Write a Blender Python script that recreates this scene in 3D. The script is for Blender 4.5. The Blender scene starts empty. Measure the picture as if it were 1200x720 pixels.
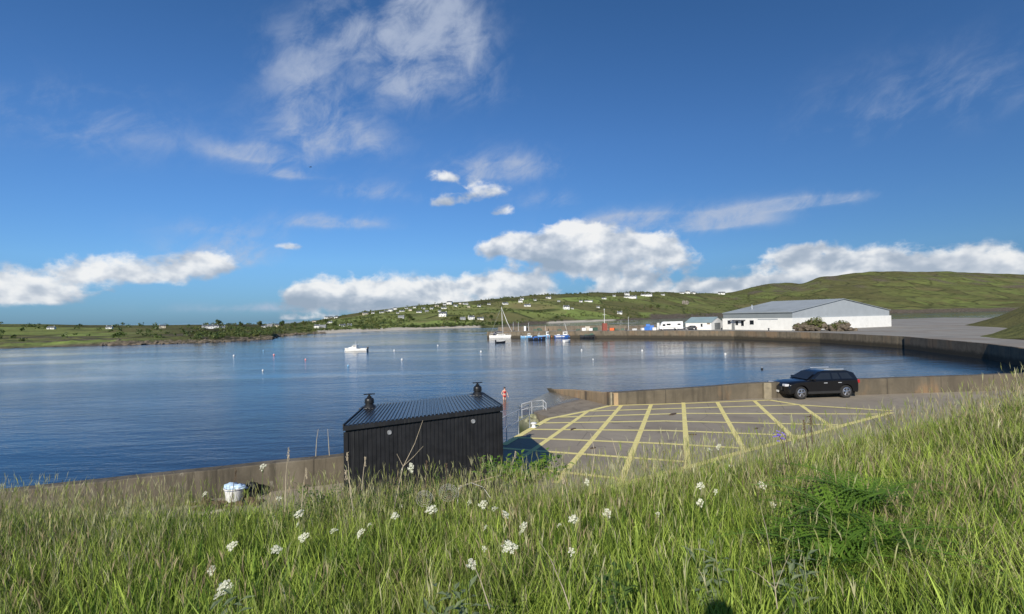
import bpy, bmesh, math, random
import numpy as np
from mathutils import Vector, Matrix, noise as mnoise
R = math.radians
random.seed(7)
rng = np.random.default_rng(11)
SC = bpy.context.scene
COL = SC.collection

# ------------------------------------------------------------------ camera
F = 640.0                      # focal length in pixels of the 1200 wide photograph
CAM = Vector((0.0, 0.0, 7.8))
PITCH, ROLL = math.atan(11.5 / F), R(1.1)
_f = Vector((0, math.cos(PITCH), math.sin(PITCH)))
_r0 = Vector((1, 0, 0)); _u0 = _r0.cross(_f)
_r = _r0 * math.cos(ROLL) - _u0 * math.sin(ROLL)
_u = _u0 * math.cos(ROLL) + _r0 * math.sin(ROLL)
CAMMAT = Matrix((( _r.x, _u.x, -_f.x, CAM.x), (_r.y, _u.y, -_f.y, CAM.y), (_r.z, _u.z, -_f.z, CAM.z), (0, 0, 0, 1)))
def ray(px, py):
    d = _r * ((px - 600) / F) + _u * ((360 - py) / F) + _f
    return d / d.y
def G(px, py, z):
    d = ray(px, py); t = (z - CAM.z) / d.z
    return CAM + d * t
def P(px, py, depth):
    return CAM + ray(px, py) * depth

SUN_AZ, SUN_EL = R(20.0), R(27.5)          # direction shadows fall (clockwise from +y), height of the sun
SUNV = Vector((-math.sin(SUN_AZ) * math.cos(SUN_EL), -math.cos(SUN_AZ) * math.cos(SUN_EL), math.sin(SUN_EL)))

# ------------------------------------------------------------------ nodes
class NT:
    """small expression helper over a node tree"""
    def __init__(s, tree):
        s.t = tree; tree.nodes.clear()
    def n(s, kind, **kw):
        nd = s.t.nodes.new(kind)
        for k, v in kw.items(): setattr(nd, k, v)
        return nd
    def put(s, sock, v):
        if isinstance(v, bpy.types.NodeSocket): s.t.links.new(v, sock)
        elif v is not None: sock.default_value = v
    def m(s, op, a, b=None, c=None, clamp=False):
        nd = s.n('ShaderNodeMath', operation=op, use_clamp=clamp)
        for i, v in enumerate((a, b, c)):
            if v is not None: s.put(nd.inputs[i], v)
        return nd.outputs[0]
    def vm(s, op, a, b=None):
        nd = s.n('ShaderNodeVectorMath', operation=op)
        s.put(nd.inputs[0], a)
        if b is not None:
            if op == 'SCALE': s.put(nd.inputs['Scale'], b)
            else: s.put(nd.inputs[1], b)
        return nd.outputs[0]
    def ramp(s, fac, stops, interp='LINEAR'):
        nd = s.n('ShaderNodeValToRGB'); cr = nd.color_ramp; cr.interpolation = interp
        while len(cr.elements) < len(stops): cr.elements.new(0.5)
        for e, (p, c) in zip(cr.elements, stops):
            e.position = p; e.color = (*c, 1) if len(c) == 3 else c
        s.put(nd.inputs[0], fac)
        return nd.outputs[0]
    def noise(s, vec, scale, detail=4, rough=.55, dist=0.0, dim='3D', color=False):
        nd = s.n('ShaderNodeTexNoise', noise_dimensions=dim)
        s.put(nd.inputs['Vector'], vec)
        nd.inputs['Scale'].default_value = scale; nd.inputs['Detail'].default_value = detail
        nd.inputs['Roughness'].default_value = rough; nd.inputs['Distortion'].default_value = dist
        return nd.outputs['Color'] if color else nd.outputs[0]
    def mix(s, fac, a, b, blend='MIX'):
        nd = s.n('ShaderNodeMix', data_type='RGBA', blend_type=blend)
        s.put(nd.inputs[0], fac); s.put(nd.inputs[6], a if isinstance(a, bpy.types.NodeSocket) else (*a, 1))
        s.put(nd.inputs[7], b if isinstance(b, bpy.types.NodeSocket) else (*b, 1))
        return nd.outputs[2]
    def step(s, v, a, b):
        nd = s.n('ShaderNodeMapRange', interpolation_type='SMOOTHSTEP')
        s.put(nd.inputs[0], v); nd.inputs[1].default_value = a; nd.inputs[2].default_value = b
        return nd.outputs[0]
    def mapping(s, vec, scale=(1, 1, 1), rot=(0, 0, 0), loc=(0, 0, 0)):
        nd = s.n('ShaderNodeMapping'); s.put(nd.inputs[0], vec)
        nd.inputs['Scale'].default_value = scale; nd.inputs['Rotation'].default_value = rot; nd.inputs['Location'].default_value = loc
        return nd.outputs[0]
    def coords(s, what='Object'):
        return s.n('ShaderNodeTexCoord').outputs[what]
    def bump(s, h, strength=.3, dist=.02):
        nd = s.n('ShaderNodeBump'); s.put(nd.inputs['Height'], h)
        nd.inputs['Strength'].default_value = strength; nd.inputs['Distance'].default_value = dist
        return nd.outputs[0]
    def bsdf(s, color, rough=.6, metal=0.0, normal=None, spec=None, out=True, **kw):
        nd = s.n('ShaderNodeBsdfPrincipled')
        s.put(nd.inputs['Base Color'], color if isinstance(color, bpy.types.NodeSocket) else (*color, 1))
        s.put(nd.inputs['Roughness'], rough); s.put(nd.inputs['Metallic'], metal)
        if normal is not None: s.put(nd.inputs['Normal'], normal)
        if spec is not None: s.put(nd.inputs['Specular IOR Level'], spec)
        for k, v in kw.items(): s.put(nd.inputs[k], v)
        if out: s.out(nd.outputs[0])
        return nd
    def out(s, shader):
        o = s.n('ShaderNodeOutputMaterial'); s.t.links.new(shader, o.inputs[0])

def newmat(name):
    m = bpy.data.materials.new(name); m.use_nodes = True
    return m, NT(m.node_tree)
def mat(name, col, rough=.6, metal=0.0, var=.18, scale=3.0, bump=.0, bscale=30., spec=None, dirt=None, dscale=.8, damt=.35):
    """a surface with its own mottled colour, optional stains and fine relief"""
    m, t = newmat(name)
    v = t.coords()
    n1 = t.noise(v, scale, 6, .6)
    lo = tuple(c * (1 - var) for c in col); hi = tuple(min(1, c * (1 + var)) for c in col)
    c = t.ramp(n1, [(.3, lo), (.7, hi)])
    if dirt:
        n2 = t.noise(v, dscale, 8, .68, .6)
        c = t.mix(t.m('MULTIPLY', t.step(n2, .48, .7), damt), c, dirt)
    nm = t.bump(t.noise(v, bscale, 4), bump, .01) if bump else None
    t.bsdf(c, rough, metal, nm, spec)
    return m

# ------------------------------------------------------------------ mesh builder
class MB:
    def __init__(s): s.v = []; s.f = []
    def add(s, vs, fs):
        o = len(s.v); s.v += [tuple(p) for p in vs]; s.f += [tuple(i + o for i in f) for f in fs]; return s
    def box(s, c, d, rz=0.0, taper=1.0):
        x, y, z = d[0] / 2, d[1] / 2, d[2] / 2; ca, sa = math.cos(rz), math.sin(rz); vs = []
        for dz in (-1, 1):
            k = taper if dz > 0 else 1
            for sx, sy in ((-1, -1), (1, -1), (1, 1), (-1, 1)):
                a, b = sx * x * k, sy * y * k
                vs.append((c[0] + a * ca - b * sa, c[1] + a * sa + b * ca, c[2] + dz * z))
        return s.add(vs, [(3, 2, 1, 0), (4, 5, 6, 7), (0, 1, 5, 4), (1, 2, 6, 5), (2, 3, 7, 6), (3, 0, 4, 7)])
    def bevbox(s, c, d, b=.02, rz=0.0):
        bm = bmesh.new(); bmesh.ops.create_cube(bm, size=1)
        for v in bm.verts: v.co = Vector((v.co.x * d[0], v.co.y * d[1], v.co.z * d[2]))
        bmesh.ops.bevel(bm, geom=bm.edges[:], offset=b, segments=2, affect='EDGES', profile=.6)
        m = Matrix.Translation(c) @ Matrix.Rotation(rz, 4, 'Z'); bm.transform(m)
        s.frombm(bm); return s
    def frombm(s, bm):
        bm.verts.ensure_lookup_table(); bm.verts.index_update()
        s.add([v.co[:] for v in bm.verts], [tuple(v.index for v in f.verts) for f in bm.faces]); bm.free()
    def tube(s, pts, r, seg=8, caps=True):
        pts = [Vector(p) for p in pts]; n = len(pts); rs = r if isinstance(r, (list, tuple)) else [r] * n
        vs, fs = [], []; prev = None
        for i, p in enumerate(pts):
            d = (pts[min(i + 1, n - 1)] - pts[max(i - 1, 0)]).normalized()
            if prev is None:
                a = d.orthogonal().normalized()
            else:
                a = prev - d * prev.dot(d); a = a.normalized() if a.length > 1e-6 else d.orthogonal().normalized()
            prev = a; b = d.cross(a)
            for k in range(seg):
                t = 2 * math.pi * k / seg; vs.append(p + (a * math.cos(t) + b * math.sin(t)) * rs[i])
        for i in range(n - 1):
            for k in range(seg):
                k2 = (k + 1) % seg; fs.append((i * seg + k, i * seg + k2, (i + 1) * seg + k2, (i + 1) * seg + k))
        if caps: fs += [tuple(range(seg - 1, -1, -1)), tuple(range((n - 1) * seg, n * seg))]
        return s.add(vs, fs)
    def lathe(s, prof, c=(0, 0, 0), seg=20, axis='z'):
        vs, fs = [], []; n = len(prof)
        for r, h in prof:
            for k in range(seg):
                t = 2 * math.pi * k / seg; x, y = r * math.cos(t), r * math.sin(t)
                p = (x, y, h) if axis == 'z' else ((h, x, y) if axis == 'x' else (y, h, x))
                vs.append((c[0] + p[0], c[1] + p[1], c[2] + p[2]))
        for i in range(n - 1):
            for k in range(seg):
                k2 = (k + 1) % seg; fs.append((i * seg + k, i * seg + k2, (i + 1) * seg + k2, (i + 1) * seg + k))
        fs += [tuple(range(seg - 1, -1, -1)), tuple(range((n - 1) * seg, n * seg))]
        return s.add(vs, fs)
    def prism(s, poly, z0, z1):
        """poly: (x, y) counter clockwise; z0 / z1 numbers or lists"""
        n = len(poly); a = z0 if isinstance(z0, (list, tuple)) else [z0] * n; b = z1 if isinstance(z1, (list, tuple)) else [z1] * n
        vs = [(p[0], p[1], a[i]) for i, p in enumerate(poly)] + [(p[0], p[1], b[i]) for i, p in enumerate(poly)]
        fs = [tuple(range(n - 1, -1, -1)), tuple(range(n, 2 * n))] + [(i, (i + 1) % n, n + (i + 1) % n, n + i) for i in range(n)]
        return s.add(vs, fs)
    def side(s, poly, y0, y1):
        """poly in (x, z), extruded along y"""
        n = len(poly); vs = [(p[0], y0, p[1]) for p in poly] + [(p[0], y1, p[1]) for p in poly]
        fs = [tuple(range(n)), tuple(range(2 * n - 1, n - 1, -1))] + [(i, n + i, n + (i + 1) % n, (i + 1) % n) for i in range(n)]
        return s.add(vs, fs)
    def quad(s, a, b, c, d): return s.add([a, b, c, d], [(0, 1, 2, 3)])
    def ball(s, c, r, sub=2, jit=0.0, seed=0):
        bm = bmesh.new(); bmesh.ops.create_icosphere(bm, subdivisions=sub, radius=1)
        r = r if isinstance(r, (tuple, list)) else (r, r, r)
        for v in bm.verts:
            k = 1 + jit * mnoise.noise(v.co * 1.6 + Vector((seed * 3.1, seed, 0)))+ .5 * jit * mnoise.noise(v.co * 4 + Vector((seed * 3.1, seed, 0)))
            v.co = Vector((c[0] + v.co.x * r[0] * k, c[1] + v.co.y * r[1] * k, c[2] + v.co.z * r[2] * k))
        s.frombm(bm); return s
    def build(s, name, material, parent=None, smooth=False, bevel=0.0, autosmooth=None):
        me = bpy.data.meshes.new(name); me.from_pydata(s.v, [], s.f); me.update()
        bm = bmesh.new(); bm.from_mesh(me); bmesh.ops.recalc_face_normals(bm, faces=bm.faces[:]); bm.to_mesh(me); bm.free()
        if material: me.materials.append(material)
        if smooth:
            me.polygons.foreach_set('use_smooth', [True] * len(me.polygons))
            if autosmooth: me.set_sharp_from_angle(angle=R(autosmooth))
        o = bpy.data.objects.new(name, me); COL.objects.link(o)
        if parent: o.parent = parent
        if bevel:
            b = o.modifiers.new('bevel', 'BEVEL'); b.width = bevel; b.segments = 2; b.limit_method = 'ANGLE'
        return o

def tag(o, label=None, cat=None, group=None, kind=None):
    if label: o['label'] = label
    if cat: o['category'] = cat
    if group: o['group'] = group
    if kind: o['kind'] = kind
    return o
def empty(name, loc, rz=0.0, label=None, cat=None, group=None):
    o = bpy.data.objects.new(name, None); COL.objects.link(o); o.empty_display_size = .2
    o.location = loc; o.rotation_euler = (0, 0, rz)
    return tag(o, label, cat, group)
KIDS = {}
def copy_tree(src, loc, rz=0.0, scale=None, label=None, group=None):
    c = src.copy(); COL.objects.link(c); c.location = loc; c.rotation_euler = (0, 0, rz)
    if scale is not None: c.scale = scale if isinstance(scale, (tuple, list)) else (scale,) * 3
    if label: c['label'] = label
    if group: c['group'] = group
    for ch in [o for o in src.children]:
        k = ch.copy(); COL.objects.link(k); k.parent = c
        for g in [o for o in ch.children]:
            q = g.copy(); COL.objects.link(q); q.parent = k
    return c
# ------------------------------------------------------------------ materials
M = {}
M['white_wall'] = mat('white_render', (.74, .74, .71), .8, var=.06, scale=.6, dirt=(.5, .5, .45), damt=.3)
M['house_white'] = mat('house_white', (.72, .72, .69), .8, var=.05, scale=.4)
M['house_cream'] = mat('house_cream', (.6, .54, .42), .8, var=.06, scale=.4)
M['house_grey'] = mat('house_grey', (.36, .37, .37), .8, var=.06, scale=.4)
M['slate'] = mat('slate_roof', (.1, .11, .125), .6, var=.2, scale=1.5)
M['slate_pale'] = mat('pale_slate_roof', (.22, .23, .24), .6, var=.2, scale=1.5)
M['dark_glass'] = mat('dark_glass', (.015, .018, .022), .08, var=.1)
M['black_steel'] = mat('black_steel', (.012, .013, .016), .42, var=.25, scale=2.5, dirt=(.05, .05, .048), damt=.25, dscale=1.5)
m, t = newmat('black_cladding'); v = t.coords()
c = t.ramp(t.noise(v, 2.5, 6, .6), [(.3, (.009, .0095, .011)), (.7, (.016, .017, .02))])
c = t.mix(t.m('MULTIPLY', t.step(t.noise(t.mapping(v, (9, 9, .35)), 1.4, 6, .7), .54, .72), .5), c, (.05, .05, .047))
c = t.mix(t.m('MULTIPLY', t.step(t.noise(v, 1.1, 8, .7, .5), .58, .7), .35), c, (.045, .04, .033))
t.bsdf(c, t.m('ADD', .36, t.m('MULTIPLY', t.noise(v, 5, 5), .2))); M['black_steel'] = m
M['roof_steel'] = mat('black_roof_steel', (.012, .014, .02), .26, var=.2, scale=2, dirt=(.04, .042, .045), damt=.35)
M['flue'] = mat('black_flue', (.014, .015, .016), .38, var=.2)
M['vent'] = mat('grey_vent', (.17, .18, .19), .5, var=.1)
M['galv'] = mat('galvanised_steel', (.58, .6, .62), .45, .35, var=.15, scale=8)
M['rubber'] = mat('rubber', (.018, .018, .018), .85, var=.2)
M['chrome'] = mat('alloy', (.5, .5, .52), .3, .9, var=.05)
M['black_paint'] = mat('black_paint', (.006, .0065, .008), .12, var=.1, spec=.6)
M['lamp'] = mat('lamp_glass', (.55, .56, .58), .1, var=.05)
M['red_lamp'] = mat('red_lamp', (.35, .02, .02), .15, var=.05)
M['white_gel'] = mat('white_gelcoat', (.78, .78, .76), .3, var=.04, dirt=(.5, .48, .42), damt=.25)
M['blue_hull'] = mat('blue_hull', (.03, .12, .42), .35, var=.12, dirt=(.2, .25, .3), damt=.25)
M['pale_blue_hull'] = mat('pale_blue_hull', (.2, .42, .66), .4, var=.1, dirt=(.4, .4, .38), damt=.25)
M['dark_hull'] = mat('dark_hull', (.02, .025, .035), .5, var=.2, dirt=(.1, .08, .05), damt=.4)
M['deck'] = mat('boat_deck', (.42, .44, .45), .7, var=.1)
M['mast'] = mat('white_spar', (.72, .72, .7), .4, var=.05)
M['orange'] = mat('orange_plastic', (.65, .13, .03), .5, var=.15)
M['red'] = mat('red_paint', (.27, .075, .05), .55, var=.2, dirt=(.2, .08, .05), damt=.5)
M['blue_plastic'] = mat('blue_plastic', (.04, .16, .5), .45, var=.15)
M['white_plastic'] = mat('white_plastic', (.72, .73, .73), .45, var=.05, dirt=(.45, .42, .36), damt=.35, dscale=3)
M['pale_plastic'] = mat('pale_blue_bag', (.45, .6, .78), .4, var=.2, scale=6)
M['black_plastic'] = mat('black_plastic', (.02, .02, .022), .4, var=.3, scale=5)
M['pink'] = mat('pink_buoy', (.75, .3, .3), .5, var=.1)
M['timber'] = mat('weathered_timber', (.22, .17, .12), .85, var=.3, scale=5)
M['pale_timber'] = mat('pale_timber', (.5, .46, .38), .8, var=.2, scale=5)
M['net'] = mat('net', (.06, .12, .09), .9, var=.4, scale=5)
M['teal_roof'] = mat('teal_grey_roof', (.25, .34, .36), .5, var=.1, scale=.5, dirt=(.35, .36, .34), damt=.4, dscale=.3)
M['shed_roof'] = mat('grey_sheet_roof', (.33, .36, .37), .5, var=.1, scale=.25, dirt=(.2, .22, .2), damt=.5, dscale=.12)
M['cladding'] = mat('grey_cladding', (.2, .225, .235), .55, var=.07, scale=.4)
M['cladding_pale'] = mat('pale_cladding', (.34, .37, .39), .55, var=.07, scale=.4)
M['grey_door'] = mat('grey_door', (.2, .21, .21), .6, var=.15, scale=1)
M['skin'] = mat('skin', (.6, .37, .29), .55, var=.06)
M['hair'] = mat('dark_hair', (.025, .015, .01), .6, var=.2)
M['swim_red'] = mat('red_swimwear', (.55, .02, .03), .6, var=.1)
M['cloth_navy'] = mat('navy_cloth', (.02, .025, .05), .85, var=.2)
M['stem_green'] = mat('stem_green', (.11, .17, .035), .6, var=.2, scale=8)
M['petal'] = mat('white_petal', (.66, .67, .53), .7, var=.08, scale=40)
M['purple'] = mat('purple_petal', (.16, .1, .5), .6, var=.2, scale=30)
M['dead_stem'] = mat('dead_stem', (.4, .34, .24), .8, var=.25, scale=15)
M['brown_stem'] = mat('brown_stem', (.09, .06, .035), .8, var=.3, scale=15)
M['bark'] = mat('bark', (.1, .075, .05), .9, var=.3, scale=4)
M['wire'] = mat('grey_wire', (.45, .44, .41), .6, .2, var=.2, scale=10)
M['bird'] = mat('dark_feathers', (.02, .02, .022), .7, var=.2)

def leaf_mat(name, a, b, scale=.5, trans=.35, rough=.55):
    m, t = newmat(name)
    n = t.noise(t.coords(), scale, 3)
    at = t.n('ShaderNodeAttribute', attribute_name='tint')
    c = t.ramp(n, [(.3, a), (.7, b)])
    d = t.bsdf(c, rough, spec=.3, out=False)
    tr = t.n('ShaderNodeBsdfTranslucent'); t.put(tr.inputs[0], t.mix(.5, c, (.16, .24, .02)))
    mx = t.n('ShaderNodeMixShader'); mx.inputs[0].default_value = trans
    t.t.links.new(d.outputs[0], mx.inputs[1]); t.t.links.new(tr.outputs[0], mx.inputs[2]); t.out(mx.outputs[0])
    return m
M['tree_leaf'] = leaf_mat('tree_leaf', (.04, .065, .018), (.1, .135, .038), .25, .2)
M['tree_leaf_olive'] = leaf_mat('olive_leaf', (.075, .09, .026), (.15, .165, .05), .25, .2)
M['shrub_leaf'] = leaf_mat('shrub_leaf', (.1, .2, .025), (.17, .3, .04), 4, .35, .4)
M['fern_leaf'] = leaf_mat('fern_leaf', (.065, .145, .018), (.16, .28, .036), 3, .3)
M['herb_leaf'] = leaf_mat('herb_leaf', (.06, .12, .025), (.12, .19, .04), 6, .3)
M['silver_leaf'] = leaf_mat('silver_leaf', (.14, .19, .09), (.24, .29, .16), 6, .25)

# grass: each blade carries its own colour
m, t = newmat('grass_blade')
at = t.n('ShaderNodeAttribute', attribute_name='tint')
d = t.bsdf(at.outputs['Color'], .5, spec=.25, out=False)
tr = t.n('ShaderNodeBsdfTranslucent'); t.put(tr.inputs[0], at.outputs['Color'])
mx = t.n('ShaderNodeMixShader'); mx.inputs[0].default_value = .3
t.t.links.new(d.outputs[0], mx.inputs[1]); t.t.links.new(tr.outputs[0], mx.inputs[2]); t.out(mx.outputs[0])
M['grass'] = m

# bank soil
M['bank'] = mat('bank_soil', (.028, .032, .012), .95, var=.35, scale=2.5, bump=.5, bscale=14)

# car park concrete / tarmac
m, t = newmat('car_park_surface')
v = t.coords()
c = t.ramp(t.noise(v, .35, 8, .62, .3), [(.28, (.225, .192, .145)), (.5, (.285, .245, .188)), (.75, (.35, .305, .235))])
c = t.mix(t.m('MULTIPLY', t.step(t.noise(v, 38, 3, .7), .5, .75), .35), c, (.27, .25, .22))
c = t.mix(t.m('MULTIPLY', t.step(t.noise(v, 1.3, 8, .72, 1.2), .56, .66), .5), c, (.12, .1, .08))
br = t.n('ShaderNodeTexVoronoi', feature='DISTANCE_TO_EDGE'); t.put(br.inputs['Vector'], t.mapping(v, (1, 1, .2), (0, 0, .3))); br.inputs['Scale'].default_value = .23
c = t.mix(t.m('MULTIPLY', t.m('SUBTRACT', 1, t.step(br.outputs['Distance'], .001, .006)), .35), c, (.06, .055, .05))
t.bsdf(c, .85, normal=t.bump(t.noise(v, 60, 4, .7), .35, .01))
M['carpark'] = m

# concrete walls with run marks and weed
m, t = newmat('sea_wall_concrete')
v = t.coords()
c = t.ramp(t.noise(v, .8, 8, .65, .5), [(.28, (.075, .064, .046)), (.5, (.125, .107, .078)), (.78, (.2, .175, .13))])
st = t.noise(t.mapping(v, (2.2, 2.2, .25)), 1.2, 6, .7)
c = t.mix(t.m('MULTIPLY', t.step(st, .48, .64), .75), c, (.05, .043, .03))
st = t.noise(t.mapping(v, (3, 3, .8), loc=(5, 2, 0)), 1., 6, .7, .8)
c = t.mix(t.m('MULTIPLY', t.step(st, .62, .7), .7), c, (.42, .4, .32))
xx = t.n('ShaderNodeSeparateXYZ'); t.put(xx.inputs[0], v)
jt = t.m('ABSOLUTE', t.m('SUBTRACT', t.m('FRACT', t.m('MULTIPLY', xx.outputs[0], .42)), .5))
c = t.mix(t.m('MULTIPLY', t.m('SUBTRACT', 1, t.step(jt, .004, .014)), .7), c, (.035, .03, .022))
t.bsdf(c, .9, normal=t.bump(t.noise(v, 22, 5, .7), .5, .015))
M['concrete'] = m
# tidal concrete: warm rust tan above, weed below
def tidal(name, dry, wet, z0, z1, rust=(.36, .2, .09)):
    m, t = newmat(name); v = t.coords()
    c = t.ramp(t.noise(v, .7, 8, .65, .5), [(.3, tuple(x * .65 for x in dry)), (.7, tuple(x * 1.25 for x in dry))])
    c = t.mix(t.m('MULTIPLY', t.step(t.noise(t.mapping(v, (.5, .5, .25)), .55, 6, .6), .52, .62), .75), c, rust)
    st = t.noise(t.mapping(v, (2, 2, .2)), .8, 6, .7)
    c = t.mix(t.m('MULTIPLY', t.step(st, .5, .66), .55), c, tuple(x * .35 for x in dry))
    z = t.n('ShaderNodeSeparateXYZ'); t.put(z.inputs[0], t.n('ShaderNodeNewGeometry').outputs['Position'])
    h = t.m('ADD', z.outputs[2], t.m('MULTIPLY', t.m('SUBTRACT', t.noise(v, 1.1, 5), .5), .9))
    c = t.mix(t.m('SUBTRACT', 1, t.step(h, z0, z1)), c, wet)
    xx = t.n('ShaderNodeSeparateXYZ'); t.put(xx.inputs[0], v)
    jt = t.m('ABSOLUTE', t.m('SUBTRACT', t.m('FRACT', t.m('MULTIPLY', xx.outputs[0], .3)), .5))
    c = t.mix(t.m('MULTIPLY', t.m('SUBTRACT', 1, t.step(jt, .003, .012)), .65), c, (.04, .033, .024))
    t.bsdf(c, .8, normal=t.bump(t.noise(v, 14, 5, .7), .6, .03)); return m
M['quay'] = tidal('quay_masonry', (.15, .125, .088), (.04, .033, .02), .5, 1.3, (.2, .14, .085))
M['slip_wall'] = tidal('slip_wall_rusty', (.42, .3, .17), (.09, .07, .035), .3, .8, (.5, .27, .12))
M['ramp_wall'] = tidal('slip_side_wall', (.13, .108, .075), (.06, .05, .025), .6, 1.1, (.27, .16, .075))
m, t = newmat('slipway_concrete'); v = t.coords()
z = t.n('ShaderNodeSeparateXYZ'); t.put(z.inputs[0], t.n('ShaderNodeNewGeometry').outputs['Position'])
wet = t.m('SUBTRACT', 1, t.step(t.m('ADD', z.outputs[2], t.m('MULTIPLY', t.m('SUBTRACT', t.noise(v, .9, 5), .5), .5)), 1.65, 2.1))
c = t.ramp(t.noise(v, .7, 8, .65, .5), [(.3, (.22, .175, .12)), (.7, (.33, .27, .19))])
c = t.mix(t.m('MULTIPLY', t.step(t.noise(t.mapping(v, (2, .3, 1)), 1.1, 6, .65), .5, .66), .5), c, (.1, .08, .05))
c = t.mix(wet, c, t.ramp(t.noise(v, .5, 6, .6), [(.3, (.075, .07, .055)), (.7, (.13, .12, .1))]))
t.bsdf(c, t.m('SUBTRACT', .85, t.m('MULTIPLY', wet, .72)), normal=t.bump(t.noise(v, 9, 4), .2, .01)); M['ramp'] = m
M['landing'] = tidal('landing_concrete', (.27, .27, .17), (.06, .075, .02), .9, 1.7, (.2, .24, .08))
M['parapet'] = tidal('parapet_stone', (.15, .125, .092), (.1, .085, .065), 1.5, 2.2, (.2, .15, .1))
m, t = newmat('yellow_paint'); v = t.coords()
c = t.ramp(t.noise(v, 3.5, 8, .7), [(.3, (.68, .58, .2)), (.7, (.86, .77, .33))])
c = t.mix(t.m('MULTIPLY', t.step(t.noise(v, 16, 6, .75), .62, .7), .7), c, (.27, .23, .18))
t.bsdf(c, .8); M['yellow'] = m

# harbour hard standing
M['harbour'] = mat('harbour_ground', (.26, .245, .215), .9, var=.2, scale=.15, dirt=(.2, .14, .09), dscale=.07, damt=.6)

# far hillside
m, t = newmat('hillside'); v = t.coords()
big = t.noise(v, .0035, 5, .55)
vo = t.n('ShaderNodeTexVoronoi'); t.put(vo.inputs['Vector'], t.mapping(v, (1, .55, .0), (0, 0, .35))); vo.inputs['Scale'].default_value = .014
sep = t.n('ShaderNodeSeparateColor'); t.put(sep.inputs[0], vo.outputs['Color'])
f = t.m('ADD', t.m('MULTIPLY', sep.outputs[0], .4), t.m('MULTIPLY', big, .75))
c = t.ramp(f, [(.26, (.11, .12, .042)), (.42, (.18, .175, .068)), (.55, (.2, .235, .07)), (.68, (.25, .325, .085)), (.8, (.235, .205, .09)), (.92, (.31, .33, .12))])
mid = t.noise(v, .03, 7, .65)
c = t.mix(t.m('MULTIPLY', t.step(mid, .5, .66), .75), c, (.055, .068, .024))
c = t.mix(t.m('MULTIPLY', t.step(t.noise(t.mapping(v, loc=(300, 20, 0)), .012, 7, .65), .55, .68), .7), c, (.2, .155, .08))
ed = t.n('ShaderNodeTexVoronoi', feature='DISTANCE_TO_EDGE'); t.put(ed.inputs['Vector'], t.mapping(v, (1, .55, .0), (0, 0, .35))); ed.inputs['Scale'].default_value = .014
hed = t.m('MULTIPLY', t.m('SUBTRACT', 1, t.step(ed.outputs['Distance'], .01, .055)), t.step(t.noise(v, .02, 3), .4, .55))
c = t.mix(t.m('MULTIPLY', hed, .8), c, (.03, .042, .014))
at = t.n('ShaderNodeAttribute', attribute_name='shore')     # r: bare rock, g: pale sand, b: heath
se = t.n('ShaderNodeSeparateColor'); t.put(se.inputs[0], at.outputs['Color'])
c = t.mix(se.outputs[2], c, t.ramp(t.noise(v, .05, 6, .65), [(.35, (.035, .035, .016)), (.55, (.09, .085, .035)), (.75, (.1, .12, .04))]))
c = t.mix(se.outputs[0], c, t.ramp(t.noise(v, .25, 7, .7), [(.3, (.035, .03, .024)), (.5, (.12, .1, .075)), (.72, (.24, .2, .15))]))
c = t.mix(se.outputs[1], c, (.55, .5, .41))
t.bsdf(c, .95, normal=t.bump(t.noise(v, .25, 6, .7), .8, 1.5), spec=.1)
M['hill'] = m

# water: clear dark sea, the sandy bottom of the slip showing through, wind-ruffled in patches
m, t = newmat('sea_water'); v = t.coords()
pos = t.n('ShaderNodeSeparateXYZ'); t.put(pos.inputs[0], v)
warp = t.noise(v, .12, 4, .6)
dx = t.m('MULTIPLY', t.m('SUBTRACT', pos.outputs[0], 3.2), .115)
dy = t.m('MULTIPLY', t.m('SUBTRACT', pos.outputs[1], 47.), .05)
r = t.m('SQRT', t.m('ADD', t.m('MULTIPLY', dx, dx), t.m('MULTIPLY', dy, dy)))
sh = t.m('SUBTRACT', 1, t.step(t.m('ADD', r, t.m('MULTIPLY', t.m('SUBTRACT', warp, .5), .9)), .35, 1.25))
deep = t.ramp(t.noise(v, .02, 4), [(.3, (.002, .009, .02)), (.7, (.004, .015, .032))])
c = t.mix(sh, deep, t.ramp(t.noise(v, .5, 5, .6), [(.3, (.055, .06, .05)), (.7, (.1, .095, .072))]))
patch = t.step(t.noise(t.mapping(v, (.35, 1, 1), (0, 0, -.1)), .03, 5, .6, .6), .4, .62)
w1 = t.noise(t.mapping(v, (.55, 1.5, 1), (0, 0, .15)), .55, 4, .6, .3)
w2 = t.noise(t.mapping(v, (.7, 1.6, 1), (0, 0, -.25)), 2.2, 4, .6)
w3 = t.noise(t.mapping(v, (.4, 1, 1), (0, 0, .05)), .11, 3, .5)
amp = t.m('ADD', .35, t.m('MULTIPLY', patch, .65))
h = t.m('ADD', t.m('MULTIPLY', t.m('ADD', t.m('MULTIPLY', w1, .8), t.m('MULTIPLY', w2, .3)), amp), t.m('MULTIPLY', w3, 1.2))
b = t.bump(h, .32, .3)
t.bsdf(c, t.m('ADD', .04, t.m('MULTIPLY', patch, .08)), normal=b, spec=.5, IOR=1.333)
M['water'] = m
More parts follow.
